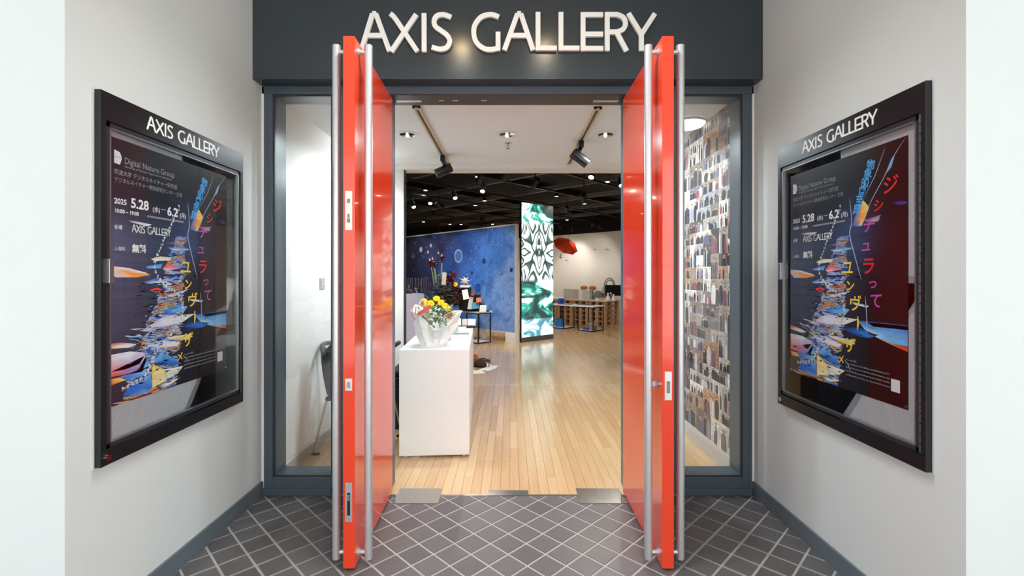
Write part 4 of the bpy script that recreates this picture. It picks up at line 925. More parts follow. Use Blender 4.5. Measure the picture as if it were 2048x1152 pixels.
# ------------------------------------------------------------------ gallery: mural partition, screen column
mB = Vector((.125, 10.72, 0)); mA = Vector((-3.30, 14.35, 0)); md = (mB - mA); ML = md.length; md.normalize(); mn = Vector((-md.y, md.x, 0)); mn = mn if mn.y > 0 else -mn
MZ0, MZ1 = .235, 2.73
mw = thing('mural_partition', 'freestanding partition printed with a deep blue cosmic bubble mural', 'partition', mA, math.atan2(md.y, md.x))
def mural_uv(px, py):                         # pixel -> metres along the partition and up it
    d = Vector(((px - CX) / F, 1, -(py - CY) / F)); o_ = Vector((0, 0, H)); t = (mA - o_).dot(mn) / d.dot(mn); p = o_ + d * t; return ((p - mA).dot(md), p.z)
def mural_material():
    g = NT('mural_print'); tc = g.n('ShaderNodeTexCoord'); s = g.n('ShaderNodeSeparateXYZ'); g.l(tc.outputs['Object'], s.inputs[0]); u, v = s.outputs[0], s.outputs[2]
    w = g.noise(tc.outputs['Object'], .9, 4, 1.4); w2 = g.noise(tc.outputs['Object'], 2.6, 6, 2.6, .6)
    a = g.math('ADD', g.math('DIVIDE', u, ML), g.math('MULTIPLY_ADD', w.outputs[0], .7, -.35)); a = g.math('ADD', a, g.math('MULTIPLY_ADD', v, -.10, .16))
    c = g.ramp(a, [(0, lin((38, 40, 62))), (.25, lin((44, 52, 92))), (.45, lin((44, 80, 158))), (.7, lin((64, 118, 200))), (.88, lin((66, 118, 198))), (1., lin((118, 156, 218)))])
    c = g.mix(1., c, g.ramp(w2.outputs[0], [(.3, (.5, .54, .66)), (.46, (1., 1., 1.)), (.50, (1.5, 1.4, 1.25)), (.54, (.75, .8, .92)), (.6, (1.35, 1.28, 1.18)), (.7, (.8, .86, .96))]), 'MULTIPLY')
    vo = g.n('ShaderNodeTexVoronoi', feature='F1'); vo.inputs['Scale'].default_value = 7.5; g.l(tc.outputs['Object'], vo.inputs['Vector'])
    dots = g.math('LESS_THAN', vo.outputs['Distance'], .11); c = g.mix(g.math('MULTIPLY', dots, .8), c, lin((214, 222, 240)))
    def disc(px, py, r, col, rim, c):
        uu, vv = mural_uv(px, py); du = g.math('SUBTRACT', u, uu); dv = g.math('SUBTRACT', v, vv)
        d = g.math('DIVIDE', g.math('SQRT', g.math('ADD', g.math('MULTIPLY', du, du), g.math('MULTIPLY', dv, dv))), r)
        c2 = g.ramp(d, [(0, col), (.7, col), (.9, rim), (1, rim)])
        return g.mix(g.math('LESS_THAN', d, 1.), c, c2)
    B1, B2, W1, L1, D1 = lin((70, 110, 190)), lin((150, 180, 225)), lin((190, 198, 216)), lin((128, 136, 160)), lin((26, 52, 116))
    for px, py, r, col, rim in ((917, 512, .18, B1, B2), (842, 499, .085, W1, L1), (862, 491, .055, W1, L1), (856, 504, .05, W1, L1), (877, 506, .045, W1, L1), (870, 522, .055, W1, L1), (827, 513, .06, lin((60, 70, 90)), L1), (818, 573, .055, W1, L1),
                              (956, 576, .105, lin((44, 92, 178)), D1), (944, 546, .045, D1, D1), (1023, 540, .05, D1, D1), (994, 588, .05, B1, D1), (968, 522, .07, D1, lin((40, 70, 140))), (997, 595, .13, lin((96, 146, 214)), lin((120, 164, 224))), (975, 605, .06, lin((110, 160, 220)), B2)):
        c = disc(px, py, r, col, rim, c)
    # pale streaked skyline at the left, light foot
    sk = g.noise(g.mapping(tc.outputs['Object'], (16, 1, .8)), 1., 3); band = g.math('MULTIPLY', g.math('LESS_THAN', g.math('ABSOLUTE', g.math('SUBTRACT', v, 1.28)), .22), g.math('LESS_THAN', u, 1.4))
    c = g.mix(g.math('MULTIPLY', band, g.math('GREATER_THAN', sk.outputs[0], .53)), c, lin((120, 116, 130)))
    c = g.mix(1., c, (.95, .95, .95), 'MULTIPLY')
    g.l(c, g.b.inputs['Base Color']); g.set(Roughness=.5); return g.m
mural_m = mural_material()
seam = mural_uv(975, 520)[0]
mur = MB().box(0, seam - .003, -.004, .0, MZ0, MZ1).build('mural_panel', mural_m, mw); MB().box(seam + .003, ML - .012, -.004, 0, MZ0, MZ1).build('mural_panel', mural_m, mw)
MB().box(0, ML, .0005, .1, MZ0 - .02, MZ1 + .001).build('core', white_paint, mw); MB().box(-.002, ML + .002, -.01, .105, MZ1 + .001, MZ1 + .03).build('top_cap', white_paint, mw); MB().box(ML - .01, ML + .002, -.008, .104, 0, MZ1 + .001).build('end_post', white_paint, mw)
MB().box(ML - .32, ML - .012, -.02, .1, 0, MZ0 - .02).build('plinth', white_paint, mw)
for x in (.2, 1.5, 2.6, 3.6): MB().box(x, x + .2, .02, .1, 0, MZ0 - .02).build('plinth', white_paint, mw)
c = mA + md * (ML - .62) + mn * .02; o = MB().box(-.16, .16, -.06, .08, 0, .1).build('junction_box', M8('kraft', (170, 130, 90), rough=.8), None, c, math.atan2(md.y, md.x), bevel=.004); tag(o, 'brown box pushed under the mural partition', 'box')
c = c - mn * .12; cb_ = MB().tube([(-.2 + .02 * k, .03 * math.sin(k * .7), .006) for k in range(22)], .005, 6).build('loose_cable', M8('cable_pale', (214, 200, 190), rough=.5), None, c, math.atan2(md.y, md.x), smooth=True); tag(cb_, 'pale loose cable on the floor by the mural partition', 'cable')

sA = Vector((.262, 10.78, 0)); sB = Vector((1.067, 11.48, 0)); sd_ = (sB - sA); SL = sd_.length; sd_.normalize()
sc_ = thing('screen_column', 'tall glowing screen column showing mirrored white and teal liquid patterns', 'screen', sA, math.atan2(sd_.y, sd_.x)); SH = 3.27
def screen_material():
    g = NT('led_screen'); tc = g.n('ShaderNodeTexCoord'); s = g.n('ShaderNodeSeparateXYZ'); g.l(tc.outputs['Object'], s.inputs[0]); u = g.math('DIVIDE', s.outputs[0], SL); v = g.math('DIVIDE', s.outputs[2], SH)
    mu = g.math('ABSOLUTE', g.math('SUBTRACT', u, .54)); mv = g.math('ABSOLUTE', g.math('SUBTRACT', v, .645))
    cb = g.n('ShaderNodeCombineXYZ'); wob = g.noise(tc.outputs['Object'], 1.3, 2); g.l(g.math('ADD', g.math('MULTIPLY', mu, 1.9), g.math('MULTIPLY', wob.outputs[0], .5)), cb.inputs[0]); g.l(g.math('MULTIPLY_ADD', mv, 4.0, 7.3), cb.inputs[1])
    n = g.noise(cb.outputs[0], 1.35, .6, .9); K, G, Wh = lin((38, 52, 48)), lin((90, 110, 104)), lin((240, 252, 248))
    c = g.ramp(n.outputs[0], [(0, K), (.34, K), (.37, Wh), (.415, Wh), (.43, G), (.47, K), (.49, Wh), (.53, Wh), (.54, K), (.59, G), (.61, Wh), (.65, Wh), (.67, K)])
    cb2 = g.n('ShaderNodeCombineXYZ'); g.l(g.math('MULTIPLY', u, .9), cb2.inputs[0]); g.l(g.math('MULTIPLY', v, 4.), cb2.inputs[1]); n2 = g.noise(cb2.outputs[0], 1.9, 3, 1.2)
    teal = g.ramp(n2.outputs[0], [(0, lin((44, 56, 54))), (.43, lin((50, 66, 62))), (.48, lin((36, 120, 108))), (.52, lin((96, 186, 172))), (.55, Wh), (1, Wh)])
    low = g.ramp(n2.outputs[0], [(0, lin((50, 110, 120))), (.40, lin((80, 140, 156))), (.46, lin((190, 225, 232))), (.49, Wh), (1, Wh)])
    c = g.mix(g.ramp(v, [(.84, (0,) * 3), (.875, (1,) * 3)]), c, teal); c = g.mix(g.ramp(v, [(.43, (1,) * 3), (.46, (0,) * 3)]), c, teal); c = g.mix(g.ramp(v, [(.155, (1,) * 3), (.165, (0,) * 3)]), c, low)
    g.set(Roughness=.4); g.b.inputs['Base Color'].default_value = (.01, .01, .01, 1); g.l(c, g.b.inputs['Emission Color']); g.b.inputs['Emission Strength'].default_value = 1.6; return g.m
led_m = screen_material()
MB().box(0, SL, 0, .055, 0, SH).build('cabinet', black, sc_); MB().box(.012, SL - .004, -.006, -.0005, .115, SH - .005).build('screen', led_m, sc_); MB().box(0, SL, -.008, -.0005, 0, .112).build('base', M8('base_grey', (92, 92, 94), rough=.5), sc_)

# ------------------------------------------------------------------ gallery tables, pallets and exhibits
steel_k = M8('table_black', (22, 23, 28), rough=.4)
def frame_table(lab, corner, length, width, zt, cages, group='black framed tables'):
    """corner: nearest corner; local x runs back along -d1, local y along d2"""
    t = thing('frame_table', lab, 'table', corner, GA, group)
    MB().box(-length - .03, .03, -.03, width + .03, zt, zt + .035).build('table_top', counter_m, t, bevel=.003)
    for a, b in cages:
        for x in (-a, -b):
            for y in (0, width): MB().box(x - .012, x + .012, y - .012, y + .012, 0, zt).build('leg', steel_k, t)
        for z in (.018, zt - .014):
            for y in (0, width): MB().bar((-b, y, z), (-a, y, z), .024).build('rail', steel_k, t)
            for x in (-a, -b): MB().bar((x, 0, z), (x, width, z), .024).build('rail', steel_k, t)
        MB().box(-b, -a, 0, width, .03, .036).build('shelf', M8('shelf_white', (225, 224, 220), rough=.5), t)
    return t
T1 = Vector((2.3, 12.83, 0)); frame_table('white topped table on black cage legs before the pallet counter', T1, 1.55, .52, .68, ((.0, .5), (1.02, 1.52)))
T2 = Vector((-.72, 10.55, 0)); frame_table('white topped table on black cage legs holding the flyer boxes', T2, 1.5, .38, .70, ((.0, .4), (1.08, 1.48)))
def t1(a, b, z=.715): return T1 - d1 * a + d2 * b + UP * z
def t2(a, b, z=.735): return T2 - d1 * a + d2 * b + UP * z
pal_w = M8('pallet_pine', (206, 168, 128), rough=.75, noise=.12, nscale=5.)
pb_top = MB().box(-.31, .31, -.05, .05, 0, .018); pal = None
def make_pallet(loc, lab):
    p = thing('pallet', lab, 'pallet', loc, GA, 'stacked pine pallets'); return p
PALW, PALD, PALH = .60, .83, .152; board_me = stringer_me = block_me = None
def shared(name, mb):
    me = bpy.data.meshes.new(name); me.from_pydata(mb.v, [], mb.f); me.materials.append(pal_w); return me
board_me = shared('board', MB().box(-PALW / 2, PALW / 2, -.055, .055, 0, .022)); block_me = shared('block', MB().box(-.05, .05, -.06, .06, 0, .106)); skid_me = shared('skid', MB().box(-.05, .05, -PALD / 2, PALD / 2, 0, .022))
PC = Vector((2.91, 14.2, 0))
for sidx in range(5):
    for lay in range(5):
        p = make_pallet(PC - d1 * (PALW / 2 + sidx * (PALW + .02)) + d2 * (PALD / 2) + UP * (lay * PALH), 'pine pallet, %s of the stack %s' % (('bottom', 'second from the floor', 'middle one', 'second from the top', 'topmost')[lay], ('below the monitor end', 'below the grey dome', 'below the white box with cap', 'below the plain white boxes', 'behind the screen column')[sidx]))
        for y in (-.36, -.12, .12, .36):
            b = bpy.data.objects.new('board', board_me); COL.objects.link(b); b.parent = p; b.location = (0, y, .128)
        for x in (-.25, 0, .25):
            b = bpy.data.objects.new('skid', skid_me); COL.objects.link(b); b.parent = p; b.location = (x, 0, 0)
            for y in (-.355, 0, .355):
                b = bpy.data.objects.new('block', block_me); COL.objects.link(b); b.parent = p; b.location = (x, y, .022)
ctz = 5 * PALH
o = MB().box(-3.2, .08, -.06, PALD + .04, 0, .04).build('counter_board', M8('board_pale', (232, 224, 212), rough=.4), None, PC + UP * (ctz + .0), GA, bevel=.003); tag(o, 'long pale board laid over the pallet stacks', 'worktop')
CTOP = ctz + .04
def pcx(px, off=.35):                          # point on the pallet counter under photo column px, off metres behind its front edge
    k = (px - CX) / F; q0 = PC + d2 * off; t = (q0.x - k * q0.y) / (d1.x - k * d1.y); r = q0 - d1 * t; return Vector((r.x, r.y, CTOP))
def exbox(lab, px, w, d, h, m, off=.35, name='display_box', lid=True):
    b = thing(name, lab, 'box', pcx(px, off), GA + R(20)); MB().box(-w / 2, w / 2, -d / 2, d / 2, 0, h).build('carton', m, b, bevel=.004)
    if lid: MB().box(-w / 2 - .004, w / 2 + .004, -d / 2 - .004, d / 2 + .004, h * .8, h + .004).build('lid', m, b, bevel=.003)
    return b
wbox = M8('box_white', (222, 220, 216), rough=.5)
exbox('white display box with printed line on the pallet counter', 1135, .22, .16, .32, wbox); exbox('plain white display box second along the pallet counter', 1150, .19, .16, .30, M8('box_off', (214, 208, 200), rough=.5)); exbox('white box before the orange cap on the pallet counter', 1174, .23, .2, .30, wbox, .2)
exbox('low wooden block at the end of the pallet counter', 1205, .2, .16, .07, pal_w, .15, 'wooden_block', False)
dm = thing('dome_tent', 'grey dome model with a white door on the pallet counter', 'model', pcx(1196, .45), GA + R(35)); mb = MB().lathe([(.2 * math.cos(t * math.pi / 16), .28 * math.sin(t * math.pi / 16) + .002) for t in range(9)], n=20); mb.build('shell', M8('dome_grey', (122, 122, 124), rough=.8), dm, smooth=True)
MB().add([(-.1, -.205, .002), (.02, -.215, .002), (-.03, -.14, .18), (-.1, -.17, .002), (.02, -.17, .002)], [(0, 1, 2), (0, 2, 3), (1, 4, 2), (0, 3, 4, 1)]).build('door_flap', paper_w, dm)
capm = M8('cap_orange', (206, 96, 40), rough=.7)
for px, z, lab in ((1168, .34, 'orange domed cap on a grey stand behind the white box'), (1185, .34, 'orange domed cap on a grey stand next to the dome')):
    h_ = thing('cap_stand', lab, 'cap', pcx(px, .55)); MB().tube([(0, 0, 0), (0, 0, z)], .03, 10).build('stand', M8('stand_grey', (150, 146, 138), rough=.6), h_); MB().lathe([(.07, z - .06), (.10, z - .03), (.075, z + .005), (.02, z)], n=16).build('stand_top', M8('stand_pale', (196, 190, 176), rough=.7), h_); MB().lathe([(.13, z), (.115, z + .045), (.07, z + .08), (.001, z + .09)], n=18).build('cap', capm, h_, smooth=True)
pl = thing('leafy_bundle', 'pale green leafy bundle lying behind the grey dome', 'plant', pcx(1208, .77)); mb = MB(); rs = random.Random(5)
for _ in range(60): leaf(mb, (rs.uniform(-.07, .07), rs.uniform(-.03, .03), .2 + rs.uniform(0, .14)), (rs.uniform(-1, 1), rs.uniform(-.3, .3), rs.uniform(.1, .8)), .06, .035, .2)
mb.build('leaves', M8('dry_green', (186, 186, 160), rough=.8), pl, kind='stuff'); MB().box(-.09, .09, -.04, .04, 0, .19).build('tray', M8('tray_dark', (70, 68, 64), rough=.6), pl, bevel=.01)
for px, s_, lab in ((1216, 1., 'taller white cone figure with a round head by the monitor'), (1227, .85, 'shorter white cone figure holding up a ball by the monitor')):
    cf = thing('cone_figure', lab, 'figurine', pcx(px, .12)); MB().lathe([(.001, 0), (.095 * s_, 0), (.09 * s_, .02), (.04 * s_, .14 * s_), (.02 * s_, .17 * s_)], n=16).build('cone', paper_w, cf, smooth=True); MB().ball((0, 0, .2 * s_), .035 * s_, 12, 8).build('head', paper_w, cf, smooth=True)
    if s_ < 1: MB().tube([(-.03, 0, .12), (-.08, 0, .2)], .008, 8).build('arm', paper_w, cf); MB().ball((-.085, 0, .22), .03, 10, 6).build('ball', paper_w, cf, smooth=True)
mo = thing('monitor', 'black flat monitor at the end of the pallet counter', 'monitor', pcx(1226, .48), R(-14)); MB().box(-.24, .24, -.02, .02, .13, .47).build('casing', black, mo, bevel=.004); MB().box(-.23, .23, -.022, -.0205, .14, .46).build('panel', M8('dark_panel', (5, 5, 6), rough=.55, spec=.2), mo); MB().box(-.03, .03, -.01, .03, .008, .2).build('neck', black, mo); MB().box(-.11, .11, -.07, .07, 0, .01).build('foot', black, mo)
ar = thing('arch_frame', 'pale looped arch with dark outline behind the monitor', 'arch', pcx(1219, .72)); MB().tube([(.17 * math.cos(t * math.pi / 12), 0, .44 + .24 * math.sin(t * math.pi / 12)) for t in range(13)], .012, 8).build('outer_loop', M8('loop_dark', (96, 92, 84), rough=.6), ar, smooth=True); MB().tube([(.12 * math.cos(t * math.pi / 12), -.01, .46 + .16 * math.sin(t * math.pi / 12)) for t in range(13)], .03, 8).build('inner_loop', M8('loop_pale', (206, 204, 192), rough=.7), ar, smooth=True); MB().box(-.17, .17, -.04, .04, 0, .46).build('stand', M8('stand_grey', (150, 146, 138)), ar)
# on and in the near table
blue = M8('crate_blue', (36, 84, 190), rough=.5); cyan_b = M8('crate_cyan', (30, 120, 206), rough=.5)
pr = thing('blue_machine', 'small blue machine with a round port on the white table', 'machine', t1(1.25, .2), GA + R(30)); MB().box(-.09, .09, -.08, .08, 0, .17).build('housing', blue, pr, bevel=.006); MB().tube([(.02, -.081, .085), (.02, -.09, .085)], .045, 16).build('port', M8('port_dark', (20, 40, 110), rough=.4), pr)
for a, b, w, l, h, m, lab in ((.92, .12, .26, .2, .02, M8('tray_grey', (150, 150, 150), rough=.5), 'flat grey tray on the white table by the blue machine'), (.66, .38, .24, .16, .025, M8('tray_mid', (120, 118, 116), rough=.5), 'mid grey tray in the middle of the white table'), (.3, .25, .26, .16, .02, M8('tray_dim', (132, 130, 126), rough=.5), 'thin grey tray at the end of the white table')):
    b_ = thing('tray', lab, 'tray', t1(a, b), GA); MB().box(-w / 2, w / 2, -l / 2, l / 2, 0, h * .5).build('base', m, b_); rim = MB(); [rim.box(x0, x1, y0, y1, h * .3, h) for x0, x1, y0, y1 in ((-w / 2, w / 2, -l / 2, -l / 2 + .008), (-w / 2, w / 2, l / 2 - .008, l / 2), (-w / 2, -w / 2 + .008, -l / 2, l / 2), (w / 2 - .008, w / 2, -l / 2, l / 2))]; rim.build('rim', m, b_)
def crate(lab, loc, w, d, h, m, rz, name='crate'):
    c_ = thing(name, lab, 'crate', loc, rz); MB().box(-w / 2, w / 2, -d / 2, d / 2, 0, .012).build('base', m, c_)
    for x0, x1, y0, y1 in ((-w / 2, w / 2, -d / 2, -d / 2 + .01), (-w / 2, w / 2, d / 2 - .01, d / 2), (-w / 2, -w / 2 + .01, -d / 2 + .01, d / 2 - .01), (w / 2 - .01, w / 2, -d / 2 + .01, d / 2 - .01)): MB().box(x0, x1, y0, y1, .012, h).build('side', m, c_)
    return c_
crate('bright blue crate on the cage shelf beside the screen column', t1(1.3, .2, .037), .2, .2, .24, cyan_b, GA + R(10))
crate('grey carton on the cage shelf at the table end', t1(.22, .3, .037), .2, .16, .2, M8('carton_grey', (176, 168, 160), rough=.7), GA + R(25)); crate('low dim carton on the cage shelf at the table end', t1(.1, .14, .037), .16, .14, .12, M8('carton_dim', (150, 138, 124), rough=.7), GA); crate('small blue tray on the cage shelf at the table end', t1(.30, .1, .037), .14, .1, .05, blue, GA)

# flower stand and flyer boxes on the other table
av = t2(.68, .2); fa = thing('flower_arrangement', 'tall arrangement of dark callas and wine red blooms on the far table', 'flowers', av); rs = random.Random(21)
MB().lathe([(.001, 0), (.14, 0), (.16, .1), (.15, .22), (.13, .24)], n=18).build('pot', black, fa, smooth=True)
def fa_p(px, py, dy=0.): return P(px, py, av.y + dy) - av
fo = MB(); fo2 = MB()
for k in range(900):
    cx_ = rs.gauss(0, 1); cz_ = rs.gauss(0, 1); px, py = 893 + 17 * cx_, min(608, 599 + 16 * cz_)
    b0 = fa_p(px, py, rs.uniform(-.25, .2)); leaf(fo if (px < 900) ^ (rs.random() < .25) else fo2, b0, (rs.uniform(-1, 1), rs.uniform(-.8, .3), rs.uniform(-.2, 1)), rs.uniform(.1, .2), rs.uniform(.045, .085), .25)
fo.build('foliage', olive, fa, kind='stuff'); fo2.build('foliage', mauve, fa, kind='stuff')
for x0, y0, x1, y1 in ((868, 572, 862, 533), (871, 570, 867, 531), (873, 566, 869, 535), (880, 566, 884, 524)):
    a, b = fa_p(x0, y0), fa_p(x1, y1); sm2 = MB().tube([a, (a + b) / 2 + Vector((.01, 0, 0)), b], .014, 8).build('calla_stem', stem_g, fa, smooth=True)
    MB().lathe([(.012, -.03), (.022, .03), (.035, .08), (.07, .13), (.03, .2), (.004, .21)], b, 12, (b - a)).build('calla_bloom', calla_m, sm2, smooth=True)
for px, py, r in ((893, 558, .10), (905, 552, .12), (903, 566, .10), (913, 580, .11), (921, 588, .12), (924, 598, .09), (909, 577, .09), (887, 563, .09)):
    fl = MB()
    for _ in range(26): dirv = Vector((rs.gauss(0, 1), rs.gauss(0, 1), rs.gauss(0, 1))).normalized(); leaf(fl, fa_p(px, py, -.15) + dirv * r * .3, dirv, r * .9, r * .6, .3)
    fl.build('wine_bloom', wine, fa)
MB().bar(fa_p(887, 570, -.25), fa_p(889, 545, -.25), .1, .012, up=(0, 1, 0)).build('name_card', M8('card_cream', (226, 220, 208), rough=.7), fa)
ys = MB(); petal_ring(ys, fa_p(911, 569, -.2), 8, .01, .06, .05, .01, (0, -1, .3)); ys.build('yellow_bloom', yellow_p, fa)
def flyer_box(lab, px, py0, py1, w, dy=0.):
    a = P(px, py1, T2.y + dy); h = (py1 - py0) / F * a.y; b = thing('flyer_box', lab, 'display box', a, R(-20)); d_ = .12; MB().box(-w / 2, w / 2, 0, d_, 0, .012).build('base', black, b)
    for x0, x1, y0, y1, hh in ((-w / 2, w / 2, d_ - .01, d_, h), (-w / 2, -w / 2 + .01, 0, d_ - .01, h * .85), (w / 2 - .01, w / 2, 0, d_ - .01, h * .85), (-w / 2 + .01, w / 2 - .01, 0, .01, h * .45)): MB().box(x0, x1, y0, y1, .012, hh).build('side', black, b)
    return b
zt2 = .735
def rack():
    r = thing('flyer_rack', 'stepped black flyer rack beside the dark flowers', 'rack', t2(.02, .19), R(-12)); base = r.location
    def rp(px, py): v = P(px, py, base.y) - base; return v.x, v.z
    for x0, x1, yt, yb in ((923, 941, 574, 628), (941, 962, 589, 632), (930, 966, 606, 631), (940, 971, 612, 622)):
        (xa, za), (xb, zb) = rp(x0, yt), rp(x1, yb); zb = max(zb, 0.0); za = max(za, zb + .03); mid = (x0 + x1) % 7 * .012
        MB().box(xa, xb, -.06 - mid, .05 - mid, zb, za).build('tier', black, r, bevel=.004)
    (xa, za), (xb, zb) = rp(921, 571), rp(940, 575); MB().box(xa, xb, -.1, .06, zb, za + .01).build('white_top', paper_w, r)
    MB().box(-.3, .12, -.05, .09, 0, .014).build('foot', black, r)
    return r
rack()
FLY = [(931, 589, 11, 19, .2, (226, 226, 222), 'white flyer on the upper step of the flyer rack'), (941, 606, 8, 24, -.15, (216, 216, 214), 'narrow white flyer standing behind the blue card'), (951, 611, 14, 12, .05, (70, 140, 180), 'blue printed card on the flyer rack'), (966, 617, 13, 13, -.06, (232, 234, 232), 'bright white card at the outer end of the flyer rack'),
       (957, 600, 9, 9, .1, (214, 112, 62), 'orange printed card on the flyer rack'), (946, 586, 6, 11, -.2, (150, 80, 70), 'small reddish card propped on the rack')]
for k, (px, py, w, h, tl, col, lab) in enumerate(FLY):
    Yc = t2(.02, .19).y - .155 - .012 * k; c = P(px, py, Yc); ww, hh = w / F * Yc / 2, h / F * Yc / 2; o = MB().obox((0, 0, 0), (ww * math.cos(tl), .03, ww * math.sin(tl)), (0, .003, .001), (-hh * math.sin(tl), .04, hh * math.cos(tl))).build('flyer', M8('flyer_%d' % k, col, rough=.6), None, c); tag(o, lab, 'flyer')
cs_ = thing('card_stand', 'low black card stand at the far end of the counter', 'stand', Vector((-.62, 5.62, CH)), R(3)); MB().box(-.05, .20, -.03, .05, 0, .012).build('tray', black, cs_); MB().box(-.05, .20, .035, .05, .012, .06).build('back', black, cs_); MB().box(-.05, .20, -.03, -.02, .012, .03).build('lip', black, cs_)
for k, (x, w, h, tl, col, lab) in enumerate(((-.01, .075, .085, .25, (236, 236, 232), 'white open card at the inner end of the card stand'), (.07, .06, .08, 0., (204, 196, 186), 'slim folded cards in the middle of the card stand'), (.155, .095, .08, -.12, (226, 230, 234), 'pale grey card leaning at the outer end of the card stand'))):
    o = MB().obox((0, 0, h / 2), (w / 2 * math.cos(tl), 0, w / 2 * math.sin(tl) * .5), (0, .008, 0), (-.01 * tl, .008, h / 2)).build('card', M8('card_%d' % k, col, rough=.6), None, Vector((-.62 + x, 5.62 + .008 + x * .05, CH + .026))); tag(o, lab, 'card')
wp = thing('paper_star', 'pale folded paper star on top of the flyer rack', 'ornament', P(930, 570, t2(.02, .19).y - .02)); mb = MB()
for k in range(7): a = k * math.pi / 3.5; mb.add([(0, -.03, .1), (.13 * math.cos(a), 0, .1 + .11 * math.sin(a)), (.05 * math.cos(a + .45), -.01, .1 + .05 * math.sin(a + .45)), (.05 * math.cos(a - .45), -.01, .1 + .05 * math.sin(a - .45)), (0, .03, .1)], [(0, 2, 1), (0, 1, 3), (4, 1, 2), (4, 3, 1)])
mb.build('folds', M8('star_paper', (206, 206, 200), rough=.7), wp); MB().tube([(.0, 0, 0), (0, 0, .09)], .012, 8).build('stem', black, wp)
pln = thing('plinth', 'pale lavender plinth behind the counter carrying dark stones', 'plinth', (-2.55, 11.5, 0), R(-43)); lav = M8('lavender_paint', (206, 206, 232), rough=.6); MB().box(-.3, .3, -.3, .3, 0, 1.1).build('body', lav, pln, bevel=.004); MB().box(-.29, .29, -.29, .29, 1.101, 1.115).build('cap', lav, pln)
for k, (x, y, r) in enumerate(((-.12, -.1, .09), (.1, -.12, .07), (.0, .1, .1))): o = MB().ball((0, 0, r * .6), r, 10, 6, .6).build('dark_stone', M8('stone_dark', (70, 70, 82), rough=.7, noise=.3), None, (-2.55 + x, 11.5 + y, 1.115), smooth=True); tag(o, 'dark rounded stone on the lavender plinth', 'stone', 'stones on the plinth')

# hanging umbrella by the back wall
uc = P(1131, 492, 15.0); um = thing('umbrella', 'open orange red umbrella hung tilted before the back wall', 'umbrella', uc); um.rotation_euler = (R(38), R(24), 0)
ur = M8('umbrella_red', (230, 62, 22), rough=.55); NB = 8; RR = .43
for k in range(NB):
    a0, a1 = 2 * math.pi * k / NB, 2 * math.pi * (k + 1) / NB; vs = []; fs = []
    for j in range(6):
        t = j / 5
        for i in range(5):
            w_ = i / 4; a = a0 + (a1 - a0) * w_; sag = 1 - .09 * math.sin(math.pi * w_) * t; rr = RR * math.sin(t * 1.25) / math.sin(1.25) * sag; vs.append((rr * math.cos(a), rr * math.sin(a), .25 * math.cos(t * 1.25) - .08))
    for j in range(5):
        for i in range(4): b = j * 5 + i; fs.append((b, b + 1, b + 6, b + 5))
    MB().add(vs, fs).build('canopy_panel', ur, um, smooth=True)
for k in range(NB): a = 2 * math.pi * k / NB; MB().tube([(RR * math.sin(t * .25) / math.sin(1.25) * math.cos(a), RR * math.sin(t * .25) / math.sin(1.25) * math.sin(a), .25 * math.cos(t * .25) - .083) for t in range(6)], .004, 5).build('rib', black, um)
MB().tube([(0, 0, .2), (0, 0, -.4)], .008, 8).build('shaft', chrome, um); MB().tube([(0, 0, .16), (0, 0, .23)], .012, 8).build('ferrule', black, um); MB().tube(spline([(0, 0, -.4), (0, 0, -.46), (.03, 0, -.5), (.06, 0, -.47)], 4), .014, 8).build('handle', black, um)
tag(MB().tube([uc + Vector((.1, 0, .15)), Vector((uc.x + .1, uc.y, 3.4))], .003, 5).build('hanging_wire', black, None), 'thin wire holding the umbrella', 'wire')
for k, (px, py, sz) in enumerate(((1134, 521, .16), (1190, 499, .1), (1214, 499, .16))):                # small black marks mounted on the back wall
    kx = (px - CX) / F; q0 = BW; t = (q0.x - kx * q0.y) / (d1.x - kx * d1.y); r = q0 - d1 * t; r = r - d2 * .006; r.z = H - (py - CY) / F * r.y
    mk = MB()
    for i in range(3): mk.obox((sz * (-.4 + .35 * i), 0, .02 * math.sin(i * 2.3)), (sz * .14, 0, .012 * (-1) ** i), (0, .004, 0), (-.004, 0, .008 + .006 * (i == 1)))
    tag(mk.build('wall_lettering', black, None, r, GA, kind='stuff'), ('dark lettering on the back wall below the umbrella', 'short dark line of lettering on the back wall', 'longer dark line of lettering on the back wall')[k], 'lettering')

# ------------------------------------------------------------------ gallery ceiling: beams, tracks, lamps
def ceil_bar(name, lab, cat, a, b, w, h, m, group): o = MB().bar(a, b, w, h).build(name, m, None); tag(o, lab, cat, group)
gc = Vector((0, 11.5, 0))
for k in range(-4, 5):
    c = gc + d2 * (k * 1.45); ceil_bar('ceiling_beam', 'long grey steel beam crossing the black gallery ceiling', 'beam', c - d1 * 6.5 + UP * 3.56, c + d1 * 5.5 + UP * 3.56, .07, .1, grey_steel, 'grey beams under the gallery ceiling')
for k in range(-4, 5):
    c = gc + d1 * (k * 1.25 + .4); ceil_bar('ceiling_track', 'long black lighting track hung under the gallery beams', 'light track', c - d2 * 5.5 + UP * 3.40, c + d2 * 5.2 + UP * 3.40, .045, .035, black, 'black tracks under the gallery beams')
for k in range(-2, 3):
    c = gc + d1 * (k * 2.1 + .9); ceil_bar('ceiling_duct', 'round black duct running above the gallery tracks', 'duct', c - d2 * 5.5 + UP * 3.67, c + d2 * 5.2 + UP * 3.67, .12, .1, black, 'ducts above the gallery')
ZL = 3.22
lit = [(861, 401), (909, 390), (966, 376), (826, 409), (1184, 347), (1242, 364)]
for k, (px, py) in enumerate(lit):
    Y = F * (ZL - .13 - H) / (CY - py); c = P(px, py, Y); spot('lit black spotlight shining towards the entrance from the gallery ceiling', (c.x, Y, ZL), (-.1 * c.x - .15 * (-1) ** k, -.55, -.84), 1., 'lit gallery spotlights', black, 50, False)
